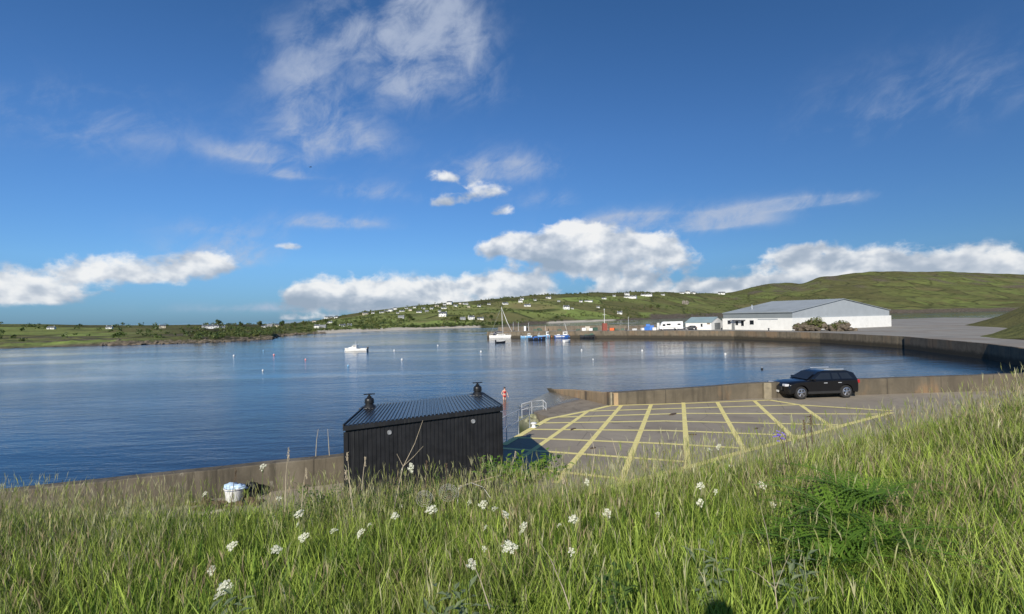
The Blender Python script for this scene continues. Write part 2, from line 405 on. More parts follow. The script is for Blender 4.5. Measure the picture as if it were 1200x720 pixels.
# ------------------------------------------------------------------ camera, sun, sky
cd = bpy.data.cameras.new('camera'); cam = bpy.data.objects.new('camera', cd); COL.objects.link(cam)
cd.sensor_width = 36; cd.sensor_fit = 'HORIZONTAL'; cd.lens = 36 * F / 1200; cd.clip_start = .05; cd.clip_end = 20000
cam.matrix_world = CAMMAT; SC.camera = cam
sl = bpy.data.lights.new('sun', 'SUN'); sl.energy = 4.8; sl.angle = R(.5); sl.color = (1, .93, .82)
so = bpy.data.objects.new('sun', sl); COL.objects.link(so)
so.rotation_euler = SUNV.to_track_quat('Z', 'Y').to_euler(); so.location = (-30, -60, 60)
SC.view_settings.view_transform = 'Standard'; SC.view_settings.look = 'None'
SC.view_settings.exposure = .2; SC.view_settings.gamma = 1.0; SC.view_settings.use_curve_mapping = False
SC.cycles.use_denoising = True
SC.cycles.max_bounces = 8; SC.cycles.transparent_max_bounces = 8

W = bpy.data.worlds.new('World'); SC.world = W; W.use_nodes = True
t = NT(W.node_tree)
sky = t.n('ShaderNodeTexSky', sky_type='NISHITA'); sky.sun_disc = False
sky.sun_elevation = SUN_EL; sky.sun_rotation = R(180) - SUN_AZ
sky.air_density = 1.0; sky.dust_density = .2; sky.ozone_density = 2.0; sky.altitude = 0
D = t.vm('NORMALIZE', t.coords('Generated'))
s3 = t.n('ShaderNodeSeparateXYZ'); t.put(s3.inputs[0], D); X, Y, Z = s3.outputs
az = t.m('ARCTAN2', X, Y); el = t.m('ARCSINE', Z)
# cloud texture laid on direction, squeezed vertically like far-off cloud
nv = t.vm('MULTIPLY', D, (1, 1, 1.45))
n2 = t.m('ABSOLUTE', t.m('SUBTRACT', t.noise(nv, 19, 6, .55, .15), .5))
big = t.m('ADD', t.m('MULTIPLY', t.noise(nv, 8.5, 10, .57, .2), .9), t.m('SUBTRACT', .13, t.m('MULTIPLY', n2, .55)))
soft = t.noise(nv, 9.5, 4.5, .5, .15)
softu = t.noise(t.vm('MULTIPLY', t.vm('ADD', D, (-.008, 0, .012)), (1, 1, 1.45)), 9.5, 4.5, .5, .15)
wv = t.vm('MULTIPLY', t.mapping(D, rot=(0, .55, .25)), (1, 1, 1.7))
wisp = t.noise(wv, 5.5, 9, .6, .6)
wispf = t.noise(t.mapping(wv, loc=(3, 1, 2)), 15, 8, .65, .5)
def blob(px, py, rx, ry, k, flat=.7):
    d = ray(px, py).normalized()
    a, e = math.atan2(d.x, d.y), math.asin(d.z)
    sa = rx / F * math.cos(a); se = ry / F * math.cos(a)
    x = t.m('MULTIPLY', t.m('SUBTRACT', az, a), 1 / sa); y = t.m('MULTIPLY', t.m('SUBTRACT', el, e), 1 / se)
    y = t.m('MULTIPLY', y, t.m('ADD', 1, t.m('MULTIPLY', t.m('LESS_THAN', y, 0), flat)))
    g = t.m('EXPONENT', t.m('MULTIPLY', t.m('ADD', t.m('MULTIPLY', x, x), t.m('MULTIPLY', y, y)), -.7))
    g = t.m('MULTIPLY', g, k)
    return g, t.m('MULTIPLY', g, y)
def total(lst):
    gs, ys = None, None
    for b_ in lst:
        g, y = blob(*b_)
        gs = g if gs is None else t.m('ADD', gs, g); ys = y if ys is None else t.m('ADD', ys, y)
    return gs, ys
CUM = [(630,286,48,22,1.02),(590,292,26,12,.78),(676,296,40,26,.9),(722,300,56,28,1.02),(775,314,46,24,.95),(604,336,40,20,1.05),(545,347,42,17,1.0),(486,353,46,16,1.0),(412,354,58,26,1.05),
       (355,346,30,18,.75),(640,357,60,9,.9),(745,340,50,12,.95),(800,346,50,9,.85),(850,342,60,12,.88),(925,334,50,12,.85),(936,299,34,16,.9),(1010,312,80,26,.95),(1120,325,90,24,.9),
       (258,312,40,22,.74),(130,322,80,24,.72),(20,345,80,18,.75),(880,350,160,7,.72),(300,374,90,5,.5),
       (526,208,22,10,.74),(568,226,34,17,.78),(523,237,21,10,.82),(590,249,16,8,.7),(338,289,18,6,.62)]
WSP = [(500,30,50,60,1.0),(470,100,40,34,.8),(535,60,36,40,.55),(368,150,44,38,.95),(350,80,40,34,.55),(420,168,40,22,.65),(302,183,42,12,1.15),(332,205,30,7,.9),(440,228,50,12,.65),
       (392,262,48,9,1.15),(610,198,46,18,.75),(560,205,40,16,.6),(400,40,40,34,.5),(270,270,60,10,.35),(640,235,30,12,.5),(100,150,90,40,.5),(1090,120,100,40,.45),(330,360,40,8,.5),(275,362,60,6,.45),(560,110,40,20,.3),
       (800,262,74,13,1.0),(735,266,40,14,1.0),(850,262,40,8,.8),(925,240,54,9,1.0),(970,236,40,6,.7),(266,300,46,22,1.1),(720,275,60,14,.9)]
cg, cy = total(CUM); wg, wy = total(WSP)
field = t.m('ADD', t.m('MULTIPLY', t.m('MINIMUM', cg, 1.08), .62), t.m('SUBTRACT', t.m('MULTIPLY', big, 1.5), .68))
dens = t.m('MULTIPLY', t.step(field, .39, .66), t.step(cg, .06, .4))
hgt = t.m('DIVIDE', cy, t.m('ADD', cg, .08))                          # + towards a cloud's top, - towards its base
relief = t.m('MULTIPLY', t.m('SUBTRACT', soft, softu), 4.2)
fine = t.m('MULTIPLY', t.m('SUBTRACT', big, .5), .7)
lit = t.m('ADD', t.m('ADD', t.m('ADD', .50, t.m('MULTIPLY', hgt, .36)), relief), fine, clamp=True)
ccol = t.ramp(lit, [(.0, (.36, .44, .55)), (.35, (.47, .54, .64)), (.62, (.66, .71, .78)), (.85, (.9, .92, .94)), (1, (1.0, 1.0, .99))])
wn = t.m('ADD', t.m('MULTIPLY', wisp, .54), t.m('MULTIPLY', wispf, .46))
wm = t.m('MINIMUM', wg, .8)
wdens = t.m('MULTIPLY', wm, t.step(t.m('ADD', wn, t.m('MULTIPLY', wm, .13)), .45, .73))
SKYK = .076
grade = t.ramp(el, [(0.0, (.2, .41, .86)), (.10, (.40, .68, 1.08)), (.3, (.43, .74, 1.14)), (.62, (.36, .69, 1.03))])
skyb = t.mix(1.0, sky.outputs[0], grade, 'MULTIPLY')
bg_sky = t.n('ShaderNodeBackground'); t.put(bg_sky.inputs[0], skyb); bg_sky.inputs[1].default_value = SKYK
bg_w = t.n('ShaderNodeBackground'); bg_w.inputs[0].default_value = (.47, .54, .68, 1); bg_w.inputs[1].default_value = .86
bg_c = t.n('ShaderNodeBackground'); t.put(bg_c.inputs[0], ccol); bg_c.inputs[1].default_value = .8
m1 = t.n('ShaderNodeMixShader'); t.put(m1.inputs[0], wdens); t.t.links.new(bg_sky.outputs[0], m1.inputs[1]); t.t.links.new(bg_w.outputs[0], m1.inputs[2])
m2 = t.n('ShaderNodeMixShader'); t.put(m2.inputs[0], t.m('MULTIPLY', dens, .93)); t.t.links.new(m1.outputs[0], m2.inputs[1]); t.t.links.new(bg_c.outputs[0], m2.inputs[2])
o = t.n('ShaderNodeOutputWorld'); t.t.links.new(m2.outputs[0], o.inputs[0])

# ------------------------------------------------------------------ sea
mb = MB(); mb.quad((-9000, -400, 0), (9000, -400, 0), (9000, 12000, 0), (-9000, 12000, 0))
tag(mb.build('sea', M['water']), kind='structure')

# ------------------------------------------------------------------ far hillside
KX  = [-400, 0, 150, 240, 300, 318, 326, 345, 380, 480, 560, 680, 760, 848, 960, 1100, 1500]
KD0 = [175, 195, 205, 212, 232, 240, 285, 305, 330, 390, 430, 660, 850, 1150, 1250, 1200, 1000]
RX  = [-400, 0, 150, 240, 300, 350, 380, 400, 440, 480, 520, 560, 620, 700, 760, 840, 860, 872, 885, 897, 908, 925, 940, 950, 960, 985, 1020, 1100, 1200, 1500]
RY  = [383, 380, 381, 380.5, 380, 378, 374, 370, 364, 359, 355, 353, 346, 343, 342, 344, 342, 339.5, 335.5, 332.8, 331.6, 331.4, 332.4, 329.5, 325, 322, 318, 318, 322, 330]
DX  = [-400, 240, 380, 480, 560, 700, 848, 960, 1500]
DD  = [230, 270, 420, 460, 520, 640, 700, 750, 800]
def lerp(xs, ys, x): return float(np.interp(x, xs, ys))
def hz(px): return 371.5 - math.tan(ROLL) * (px - 600)
def terrain(px, tt):
    """point of the hillside seen along column px, tt 0 at the shore and 1 at the skyline"""
    d0 = lerp(KX, KD0, px); d = d0 + lerp(DX, DD, px) * tt
    ry = lerp(RX, RY, px); sy = hz(px) + CAM.z * F / d0
    e = min(tt, 1.0)
    e = e ** .85
    py = sy + (ry - sy) * e
    z = CAM.z + (hz(px) - py) / F * d
    x = (px - 600) / F * d
    q = Vector((x, d, 0))
    amp = (1 + .8 * max(0, min(1, (px - 860) / 60))) * min(1.0, max(tt, 0) * 5) * (2.2 + 5.0 * min(1, max(0, (px - 330) / 250)))
    z += amp * (mnoise.fractal(q * .008, .9, 2.1, 4)) * .8 * (1 - .6 * min(1, max(0, tt)))
    if tt > 1: z -= (d - d0) * .05 * (tt - 1) * 4
    if tt < 0: z = tt * 60
    rocky = 1 if px < 322 else 0
    if tt > .01: z = max(z, min(1.3, tt * 40))
    if px < 330 and 0 <= tt < .25: z += 1.1 * max(0, mnoise.noise(q * .09)) + .5 * mnoise.noise(q * .3)
    return Vector((x, d, z))
NXC = 460
pxs = np.linspace(-400, 1500, NXC); tts = np.concatenate([[-.04], np.linspace(0, .25, 22), np.linspace(.27, 1.02, 46), np.linspace(1.1, 1.6, 6)])
vs, cols = [], []
for tt in tts:
    for px in pxs:
        p = terrain(px, tt); vs.append(p)
        sandy = 1.0 if (374 < px < 562 or 640 < px < 720) and -.05 < tt and p.z < (1.3 if px < 600 else 1.6) else 0
        n_ = mnoise.noise(Vector((p.x * .03, p.y * .03, 4)))
        rock = 0.0
        if not sandy:
            hrock = 1.5 if px < 330 else (1.0 if px < 600 else (3.0 if px < 760 else 8.0))
            rock = max(0., min(1., (hrock - p.z + 2.0 * n_) / 1.2))
        if px > 860 and tt > .6: rock = max(rock, min(.9, .9 * max(0, 1 - math.hypot((px - 930) / 26, (tt - .8) / .16))), min(.8, max(0, mnoise.noise(Vector((p.x * .02, p.y * .012, 9))) * 2.2 - .2)))
        heath = max(0., min(1., 1 - abs(px - 270) / 120 + .3)) if px < 420 else max(0, min(1, (px - 640) / 220)) * .55
        if tt > .85: heath = max(heath, .7)
        cols.append((rock, sandy, heath, 1))
fs = [(j * NXC + i, j * NXC + i + 1, (j + 1) * NXC + i + 1, (j + 1) * NXC + i) for j in range(len(tts) - 1) for i in range(NXC - 1)]
mb = MB(); mb.v = [tuple(p) for p in vs]; mb.f = fs
hill = mb.build('hillside', M['hill'], smooth=True); tag(hill, kind='structure')
ca = hill.data.color_attributes.new('shore', 'FLOAT_COLOR', 'POINT'); ca.data.foreach_set('color', np.array(cols, dtype=np.float32).ravel())
def onhill(px, py):
    """where the line of sight through (px, py) first meets the hillside"""
    last = None
    for k in range(0, 240):
        tt = k / 200
        p = terrain(px, tt); yy = hz(px) - (p.z - CAM.z) * F / p.y
        if yy <= py: return p
    p = terrain(px, .98); return p

# ------------------------------------------------------------------ car park, slipway, ramp
ZP = 2.9
W0, W1 = G(240, 586, ZP), G(403, 566, ZP)
wd_ = (W1 - W0).normalized()
WL = W0 - wd_ * 13
E = [G(591, 519.5, ZP), G(622, 501, ZP), G(643, 489.3, ZP)]
A0, A1 = E[2], G(714, 475.2, ZP)
SW = [A1, G(800, 472, ZP), G(880, 467.5, ZP), G(940, 465.5, ZP)]
SWE = SW[3] + (SW[3] - SW[2]).normalized() * 16
WMID = W1 + (E[0] - W1) * .5
outline = [WL, W0, W1, WMID] + E + SW[:1] + SW[1:] + [SWE, Vector((70, 34, ZP)), Vector((70, -6, ZP)), Vector((WL.x, -6, ZP))]
poly = [(p.x, p.y) for p in outline][::-1]
mb = MB(); mb.prism(poly, -1.6, ZP)
tag(mb.build('car_park', M['carpark']), kind='structure')
# slip: ruled surface down into the sea
A1b = Vector((3.75, 57.0, -.03)); far1 = Vector((2.9, 70, -1.3))
A0b = Vector((.35, 48.0, -.03)); far0 = Vector((-.6, 62, -1.4))
mb = MB(); n = 26
top = lambda s: [A0.lerp(A0b, min(1, s)) if s <= 1 else A0b.lerp(far0, s - 1), A1.lerp(A1b, s) if s <= 1 else A1b.lerp(far1, s - 1)]
rows = []
for i in range(n + 1):
    s = 2 * i / n; a, b = top(s)
    for k in range(7): 
        q = a.lerp(b, k / 6); rows.append((q.x, q.y, q.z - .004 + .02 * mnoise.noise(q * .8) * min(1, s * 4)))
mb.v = rows + [(x, y, -2.5) for x, y, z in rows]
N_ = len(rows)
mb.f = [(i * 7 + k, i * 7 + k + 1, (i + 1) * 7 + k + 1, (i + 1) * 7 + k) for i in range(n) for k in range(6)]
for i in range(n):
    mb.f.append((i * 7, (i + 1) * 7, N_ + (i + 1) * 7, N_ + i * 7)); mb.f.append((i * 7 + 6, N_ + i * 7 + 6, N_ + (i + 1) * 7 + 6, (i + 1) * 7 + 6))
tag(mb.build('slipway', M['ramp']), kind='structure')
# yellow paint, hand laid on the car park
mb = MB(); zz = ZP + .004
def stripe(a, b, w, lift=0.0):
    a = G(*a, zz + lift); b = G(*b, zz + lift); d = (b - a); n_ = max(2, int(d.length / .5)); d.normalize(); s_ = Vector((-d.y, d.x, 0)) * w / 2
    L = [a.lerp(b, i / n_) for i in range(n_ + 1)]
    vs = []
    for p in L:
        j = .012 * mnoise.noise(p * 1.3); vs += [p + s_ * (1 + j * 6), p - s_ * (1 + j * 5)]
    mb.add(vs, [(2 * i, 2 * i + 1, 2 * i + 3, 2 * i + 2) for i in range(n_)])
for a, b in [((689,482),(614,535)),((728,475.4),(651,566)),((763,474.4),(727,566)),((800.8,472),(806.5,551)),((840.6,471.5),(873.5,530)),((883.7,469.6),(931.5,514.5)),((938,474.6),(976,501.5))]:
    stripe(a, b, .2)
for a, b in [((689,482),(938,474.4)),((655,489),(802,484.6)),((802,484.6),(1040,485.4)),((638,495.8),(780,493.5)),((780,493.5),(990,498.2)),((622,503.3),(780,504.6)),((780,504.6),(938,510.6)),
             ((606,513),(780,520)),((780,520),(869,525.2)),((588,525.4),(802,541)),((629,550),(727,561)),((714,475.6),(800,473)),((800,473),(902,469))]:
    stripe(a, b, .22, .004)
for a, b in [((590,521.6),(622.5,502.6)),((622.5,502.6),(643,490.8)),((643,490.8),(689,481.8)),((689,481.8),(714,475.8)),((902,469),(938,474.8)),((938,474.8),(1045,481.5)),
             ((700,575),(740,564.5)),((740,564.5),(775,556)),((775,556),(821,543.5)),((821,543.5),(873,528.6)),((873,528.6),(927,515)),((927,515),(1045,483.5))]:
    stripe(a, b, .27, .008)
tag(mb.build('yellow_markings', M['yellow']), kind='structure')

# ------------------------------------------------------------------ grass bank (ground)
BY = [-14, -3, 0, 3, 4.5, 7, 9, 10.2, 12.4, 14, 16]
BZ = [6.6, 6.35, 6.2, 5.4, 5.12, 4.86, 4.6, 4.1, 2.8, 2.3, 2.0]
def bank(x, y):
    z = lerp(BY, BZ, y)
    xc = max(-9, min(9, x)); dz = .09 * xc + .008 * xc * xc
    if x > 9: dz += .12 * (min(x, 25) - 9)
    k = max(0, min(1, (y + 1) / 7))
    z += dz * k
    z += .07 * mnoise.noise(Vector((x * .7, y * .7, 0))) + .03 * mnoise.noise(Vector((x * 2, y * 2, 5)))
    return z
nx, ny = 150, 90
X0, X1, Y0, Y1 = -26, 40, -14, 15.5
vs = [(X0 + (X1 - X0) * i / nx, Y0 + (Y1 - Y0) * j / ny, 0) for j in range(ny + 1) for i in range(nx + 1)]
vs = [(x, y, bank(x, y)) for x, y, _ in vs]
mb = MB(); mb.v = vs; mb.f = [(j * (nx + 1) + i, j * (nx + 1) + i + 1, (j + 1) * (nx + 1) + i + 1, (j + 1) * (nx + 1) + i) for j in range(ny) for i in range(nx)]
tag(mb.build('grass_bank', M['bank'], smooth=True), kind='structure')

# ------------------------------------------------------------------ harbour hard standing and pier
ZH = 2.35
HQ = [(-9.5, 204.5), (9, 196.5), (38.3, 183), (65.3, 161), (76.5, 136), (78, 108), (72, 82), (62, 60), (52, 44), (47, 33)]
back = [(90, 20), (240, 40), (260, 330), (120, 262), (64, 204), (42, 198.5), (-5.5, 213)]
mb = MB(); mb.prism([(x, y) for x, y in HQ[::-1]] [::1] + [back[6], back[5], back[4], back[3], back[2], back[1], back[0]], -2, ZH)
tag(mb.build('quay', M['harbour']), kind='structure')
# masonry facing just proud of the quay edge
mb = MB()
for (a, b) in zip(HQ[:-1], HQ[1:]):
    a, b = Vector((*a, 0)), Vector((*b, 0)); d = (b - a); L = d.length; d.normalize(); nrm = Vector((d.y, -d.x, 0))
    if nrm.y > 0 and nrm.x > 0: nrm = -nrm
    nseg = max(2, int(L / 2.5))
    for i in range(nseg):
        p, q = a + d * (L * i / nseg), a + d * (L * (i + 1) / nseg)
        j = .05 * random.random() + .04
        o0 = -d.cross(Vector((0, 0, 1))) if False else Vector((-abs(d.y), -abs(d.x), 0)) * 0
        n2 = Vector((d.y, -d.x, 0)); n2 = n2 if n2.dot(Vector((-p.x * .2, -p.y, 0))) > 0 else -n2
        hh = ZH + .02 + random.random() * .05
        c0, c1, c2, c3 = p + n2 * j, q + n2 * j, q - n2 * .6, p - n2 * .6
        mb.add([(c.x, c.y, z) for z in (-2, hh) for c in (c0, c1, c2, c3)], [(0, 1, 5, 4), (1, 2, 6, 5), (2, 3, 7, 6), (3, 0, 4, 7), (4, 5, 6, 7)])
qw = mb.build('quay_wall', M['quay']); tag(qw, 'long stone quay wall with rust and weed stains facing the bay', 'wall')

# rough grassy ground behind the quay on the right
nx, ny = 70, 70; vs = []
for j in range(ny + 1):
    for i in range(nx + 1):
        x = 85 + 170 * i / nx; y = 26 + 150 * j / ny
        e = max(0, min(1, (x - (86 + 8 * math.sin(y * .06)) - max(0, (y - 105) * .9)) / 26)); e = e * e * (3 - 2 * e)
        k = max(0, min(1, (y - 28) / 16))
        vs.append((x, y, ZH - .25 + k * e * (5.5 + 3.2 * mnoise.fractal(Vector((x * .03, y * .03, 2)), .9, 2.1, 5)) + .5 * e * mnoise.noise(Vector((x * .3, y * .3, 7)))))
mb = MB(); mb.v = vs; mb.f = [(j * (nx + 1) + i, j * (nx + 1) + i + 1, (j + 1) * (nx + 1) + i + 1, (j + 1) * (nx + 1) + i) for j in range(ny) for i in range(nx)]
o = mb.build('rough_ground', M['hill'], smooth=True); tag(o, kind='structure'); ca = o.data.color_attributes.new('shore', 'FLOAT_COLOR', 'POINT'); ca.data.foreach_set('color', np.tile(np.array([0, 0, .45, 1], dtype=np.float32), len(vs)))
# ------------------------------------------------------------------ sea walls
def wall_run(pts, out, h, th, mb, cop=.0):
    """a concrete wall along pts (inner face), thickness to the side out (+1 left of travel)"""
    pts = [Vector((p.x, p.y, 0)) for p in pts]; offs = []
    for i, p in enumerate(pts):
        d1 = (pts[i] - pts[i - 1]).normalized() if i else None
        d2 = (pts[i + 1] - pts[i]).normalized() if i < len(pts) - 1 else None
        d = ((d1 or d2) + (d2 or d1)).normalized(); offs.append(Vector((-d.y, d.x, 0)) * out * th)
    hs = h if isinstance(h, list) else [h] * len(pts)
    vs, fs = [], []; sub = []
    for i in range(len(pts) - 1):
        n_ = max(1, int((pts[i + 1] - pts[i]).length / .45))
        for k in range(n_): sub.append((pts[i].lerp(pts[i + 1], k / n_), offs[i].lerp(offs[i + 1], k / n_), hs[i] + (hs[i + 1] - hs[i]) * k / n_))
    sub.append((pts[-1], offs[-1], hs[-1]))
    for p, o, hh in sub:
        j = .025 * mnoise.noise(p * 1.7); c = .03
        hh += .02 * mnoise.noise(p * .9)
        a, b = p, p + o
        u = o.normalized()
        vs += [(a.x, a.y, -1.9), (a.x + u.x * j, a.y + u.y * j, hh - c), (a.x + u.x * c, a.y + u.y * c, hh), (b.x - u.x * c, b.y - u.y * c, hh), (b.x, b.y, hh - c), (b.x, b.y, -1.9)]
    n_ = len(sub)
    for i in range(n_ - 1):
        for k in range(5): fs.append((i * 6 + k, (i + 1) * 6 + k, (i + 1) * 6 + k + 1, i * 6 + k + 1))
    fs += [tuple(range(6)), tuple(range(n_ * 6 - 1, n_ * 6 - 7, -1))]
    mb.add(vs, fs)
mb = MB(); wall_run([WL, W0, W1, W1.lerp(E[0], .72)], 1, 3.7, .42, mb)
tag(mb.build('sea_wall', M['concrete']), 'low stained concrete sea wall running behind the black shed to the left', 'wall')
mb = MB(); wall_run([Vector((2.9, 68, 0)), Vector((3.7, 57.5, 0)), Vector((4.55, 45, 0)), Vector((5.15, 35.5, 0)), A1 + (Vector((5.15, 35.5, ZP)) - A1) * .004], 1, [-.7, .14, 1.75, 2.85, 3.56], .5, mb)
tag(mb.build('slipway_wall', M['slip_wall']), 'rusty tan side wall sinking along the slipway into the bay', 'wall')
mb = MB(); wall_run([A1, SW[1], SW[2], SW[3], SWE], 1, [3.56, 3.66, 3.76, 3.8, 3.85], .5, mb)
sw = mb.build('sea_wall', M['ramp_wall'])
tag(sw, 'long stained concrete sea wall behind the yellow hatching', 'wall')
# mended lighter stretches and joints of that wall
mb = MB()
for px, wd, hh in [(898, .42, .92)]:
    p = G(px, 467, ZP); p.y = SW[2].y - .08; mb.bevbox((p.x, p.y, ZP + hh / 2 - .02), (wd, .2, hh), .02)
mb.build('pier_block', mat('pale_concrete', (.24, .205, .14), .85, var=.25, scale=3, dirt=(.12, .1, .07), dscale=2), sw)
for px in (716,):
    p = G(px, 475, ZP); mb = MB(); mb.bevbox((p.x, p.y - .14, ZP + .36), (.1, .1, .72), .012)
    mb.build('post', mat('pale_post', (.26, .23, .16), .8, var=.2, scale=4, dirt=(.2, .12, .06), dscale=3), sw)

# landing beside the slip
L = [G(608, 488, 1.75), G(622, 498, 1.75), G(645, 491.5, 1.75), G(637, 482.5, 1.75)]
mb = MB(); mb.prism([(p.x, p.y) for p in L], -1.5, 1.75)
c0 = sum((Vector(p) for p in L), Vector()) / 4
land = tag(mb.build('stone_landing', M['landing'], bevel=.04), 'low weedy concrete landing beside the slipway with a tube rail on it', 'landing')
mb = MB()
for i in range(26):
    a, b = random.random(), random.random(); p = L[1].lerp(L[2], a).lerp(L[0].lerp(L[3], a), b * .8)
    mb.ball((p.x, p.y, 1.75 + .03), (.1 + .16 * random.random(), .1 + .14 * random.random(), .06 + .1 * random.random()), 1, .35, i)
tag(mb.build('weedy_rubble', M['landing'], smooth=False), 'loose weed-grown rubble lying on the low concrete landing', 'rubble', kind='stuff')

def frame_rail(name, label, base, h, extra=None, r=.021, rails=(1.0, .55)):
    root = empty(name, base[0], 0, label, 'railing'); o = base[0]
    for p in base:
        mb = MB(); q = p - o; mb.tube([q, q + Vector((0, 0, h))], r, 8); mb.lathe([(.06, 0), (.06, .012), (.03, .02)], q, 10)
        mb.build('post', M['galv'], root, True, autosmooth=40)
    for k in rails:
        mb = MB(); mb.tube([p - o + Vector((0, 0, h * k)) for p in base], r * .9, 8); mb.build('rail', M['galv'], root, True)
    return root
ed = lambda f: (E[0].lerp(E[1], f) + Vector((-.06, .05, 0)))
rb = [G(583, 523, ZP) , ed(.1), ed(.52), ed(.97)]
frame_rail('railing', 'grey tube railing along the quay edge beside the black shed', [p + Vector((.04, -.04, 0)) for p in rb], 1.0)
fr = [L[0].lerp(L[1], .12), L[0].lerp(L[3], .5), L[3].lerp(L[2], .12), L[3].lerp(L[2], .62)]
cc = (L[0] + L[1] + L[2] + L[3]) / 4
frame_rail('step_railing', 'grey tube guard rail standing on the weedy landing by the slipway', [p.lerp(cc, .12) for p in fr], .8)

def bollard(loc):
    b = empty('bollard', loc, 0, 'squat white painted bollard on the quay edge at the end of the yellow line', 'bollard')
    mb = MB(); mb.lathe([(.16, 0), (.16, .03), (.11, .05), (.1, .17), (.12, .2)], seg=16); mb.build('base', M['white_plastic'], b, True, autosmooth=40)
    mb = MB(); mb.lathe([(.12, .2), (.17, .22), (.17, .27), (.1, .31), (.02, .32)], seg=16); mb.build('cap', M['white_plastic'], b, True, autosmooth=40); b.scale = (.8, .8, .75)
bollard(G(625.5, 501.2, ZP))

# ------------------------------------------------------------------ black corrugated shed
FL, FR, BR, BL = Vector((-4.06, 13.2, 5.20)), Vector((-.36, 14.4, 5.40)), Vector((-1.09, 18.2, 5.22)), Vector((-4.40, 16.45, 5.15))
B0 = ZP - .02
shed = empty('black_shed', (FL.x, FL.y, B0), 0, 'black corrugated steel shed with two roof cowls standing by the sea wall', 'shed')
cor = [p - Vector((FL.x, FL.y, B0)) for p in (FL, FR, BR, BL)]
def corr(length, pitch, amp):
    """trapezoid wave profile: list of (along, out)"""
    out = []; k = int(length / pitch); pitch = length / k
    for i in range(k):
        x = i * pitch; out += [(x, 0), (x + pitch * .32, 0), (x + pitch * .42, amp), (x + pitch * .88, amp)]
    out.append((length, 0)); return out
mb = MB()
for a, b in zip(cor, cor[1:] + cor[:1]):
    d = Vector((b.x - a.x, b.y - a.y, 0)); Ln = d.length; d.normalize(); nrm = Vector((d.y, -d.x, 0)); vs = []; pr = corr(Ln, .1, .012)
    for s_, o_ in pr:
        p = Vector((a.x, a.y, 0)) + d * s_ + nrm * o_; vs += [(p.x, p.y, 0), (p.x, p.y, a.z + (b.z - a.z) * s_ / Ln - .01)]
    mb.add(vs, [(2 * i, 2 * i + 2, 2 * i + 3, 2 * i + 1) for i in range(len(pr) - 1)])
mb.build('wall', M['black_steel'], shed)
def roofpt(u, v, dz=0.0):        # u along the eave, v from front to back
    p = cor[0].lerp(cor[1], u).lerp(cor[3].lerp(cor[2], u), v); return Vector((p.x, p.y, p.z + dz))
mb = MB(); nr = 40; vs = []; k = 0
for i in range(nr):
    for f, o_ in ((0, 0), (.3, 0), (.42, .028), (.86, .028)):
        u = -.012 + 1.024 * (i + f) / nr
        for v in (-.016, 1.02): vs += [roofpt(u, v, .05 + o_), roofpt(u, v, .012)]
        k += 1
mb.add(vs, [(4 * i, 4 * i + 4, 4 * i + 6, 4 * i + 2) for i in range(k - 1)] + [(4 * i + 1, 4 * i + 3, 4 * i + 7, 4 * i + 5) for i in range(k - 1)] + [(4 * i, 4 * i + 1, 4 * i + 5, 4 * i + 4) for i in range(k - 1)] + [(4 * i + 2, 4 * i + 6, 4 * i + 7, 4 * i + 3) for i in range(k - 1)])
roof = mb.build('roof', M['roof_steel'], shed)
def plank_between(a, b, out, z0, z1, th):
    d = (b - a); d.z = 0; d.normalize(); n_ = Vector((d.y, -d.x, 0)); mb = MB(); p, q = a + n_ * out - d * .045, b + n_ * out + d * .045
    mb.add([(c.x, c.y, c.z + z) for z in (z0, z1) for c in (p, q, q + n_ * th, p + n_ * th)], [(3, 2, 1, 0), (4, 5, 6, 7), (0, 1, 5, 4), (1, 2, 6, 5), (2, 3, 7, 6), (3, 0, 4, 7)]); return mb
plank_between(cor[0], cor[1], .06, -.05, .055, .03).build('fascia', M['black_steel'], shed)
plank_between(cor[1], cor[2], .03, -.06, .105, .03).build('verge_trim', M['black_steel'], shed)
plank_between(cor[3], cor[0], .03, -.06, .105, .03).build('verge_trim', M['black_steel'], shed)
for c in cor[:2]:
    mb = MB(); mb.box((c.x, c.y - .012, c.z / 2 - .05), (.1, .06, c.z - .1), math.atan2(cor[1].y, cor[1].x)); mb.build('corner_trim', M['black_steel'], shed)
fd = Vector((cor[1].x, cor[1].y, 0)).normalized(); fn = Vector((fd.y, -fd.x, 0)); rzf = math.atan2(fd.y, fd.x)
for u in (.265, .81):
    c = cor[0].lerp(cor[1], u) + fn * .0; c.z -= .24
    bm = MB().lathe([(.0, .0), (.058, .0), (.058, -.035), (.046, -.045), (.034, -.04), (.0, -.035)], (0, 0, 0), 20, 'y'); v_ = bm.build('wall_vent', M['vent'], shed, True, autosmooth=40); v_.location = c; v_.rotation_euler = (0, 0, rzf)
    mb = MB()
    for k in range(3): mb.box((0, -.042, -.028 + k * .028), (.056, .008, .008))
    mb.build('vent_grille', M['galv'], v_)
def cowl(u, v):
    o = roofpt(u, v, .06)
    fl = MB(); fl.bevbox((0, 0, 0), (.5, .46, .05), .02); fl.lathe([(.2, .0), (.19, .03), (.14, .08), (.12, .11)], (0, 0, 0), 20)
    f = fl.build('flue_flashing', M['flue'], shed, True, autosmooth=40); f.location = o
    c = MB(); c.lathe([(.11, .08), (.115, .13), (.145, .14), (.145, .165), (.13, .175), (.135, .23), (.12, .27), (.085, .29), (.07, .30)], (0, 0, 0), 20)
    c.build('flue_pipe', M['flue'], f, True, autosmooth=40)
    c = MB(); c.lathe([(.05, .29), (.07, .31), (.05, .335), (.03, .35), (.03, .39)], (0, 0, 0), 16)
    c.box((0, 0, .395), (.32, .06, .03), .3); c.box((0, 0, .399), (.06, .18, .026), .3); c.build('flue_cap', M['flue'], f, True, autosmooth=40)
cowl(.035, .86); cowl(.955, .90)

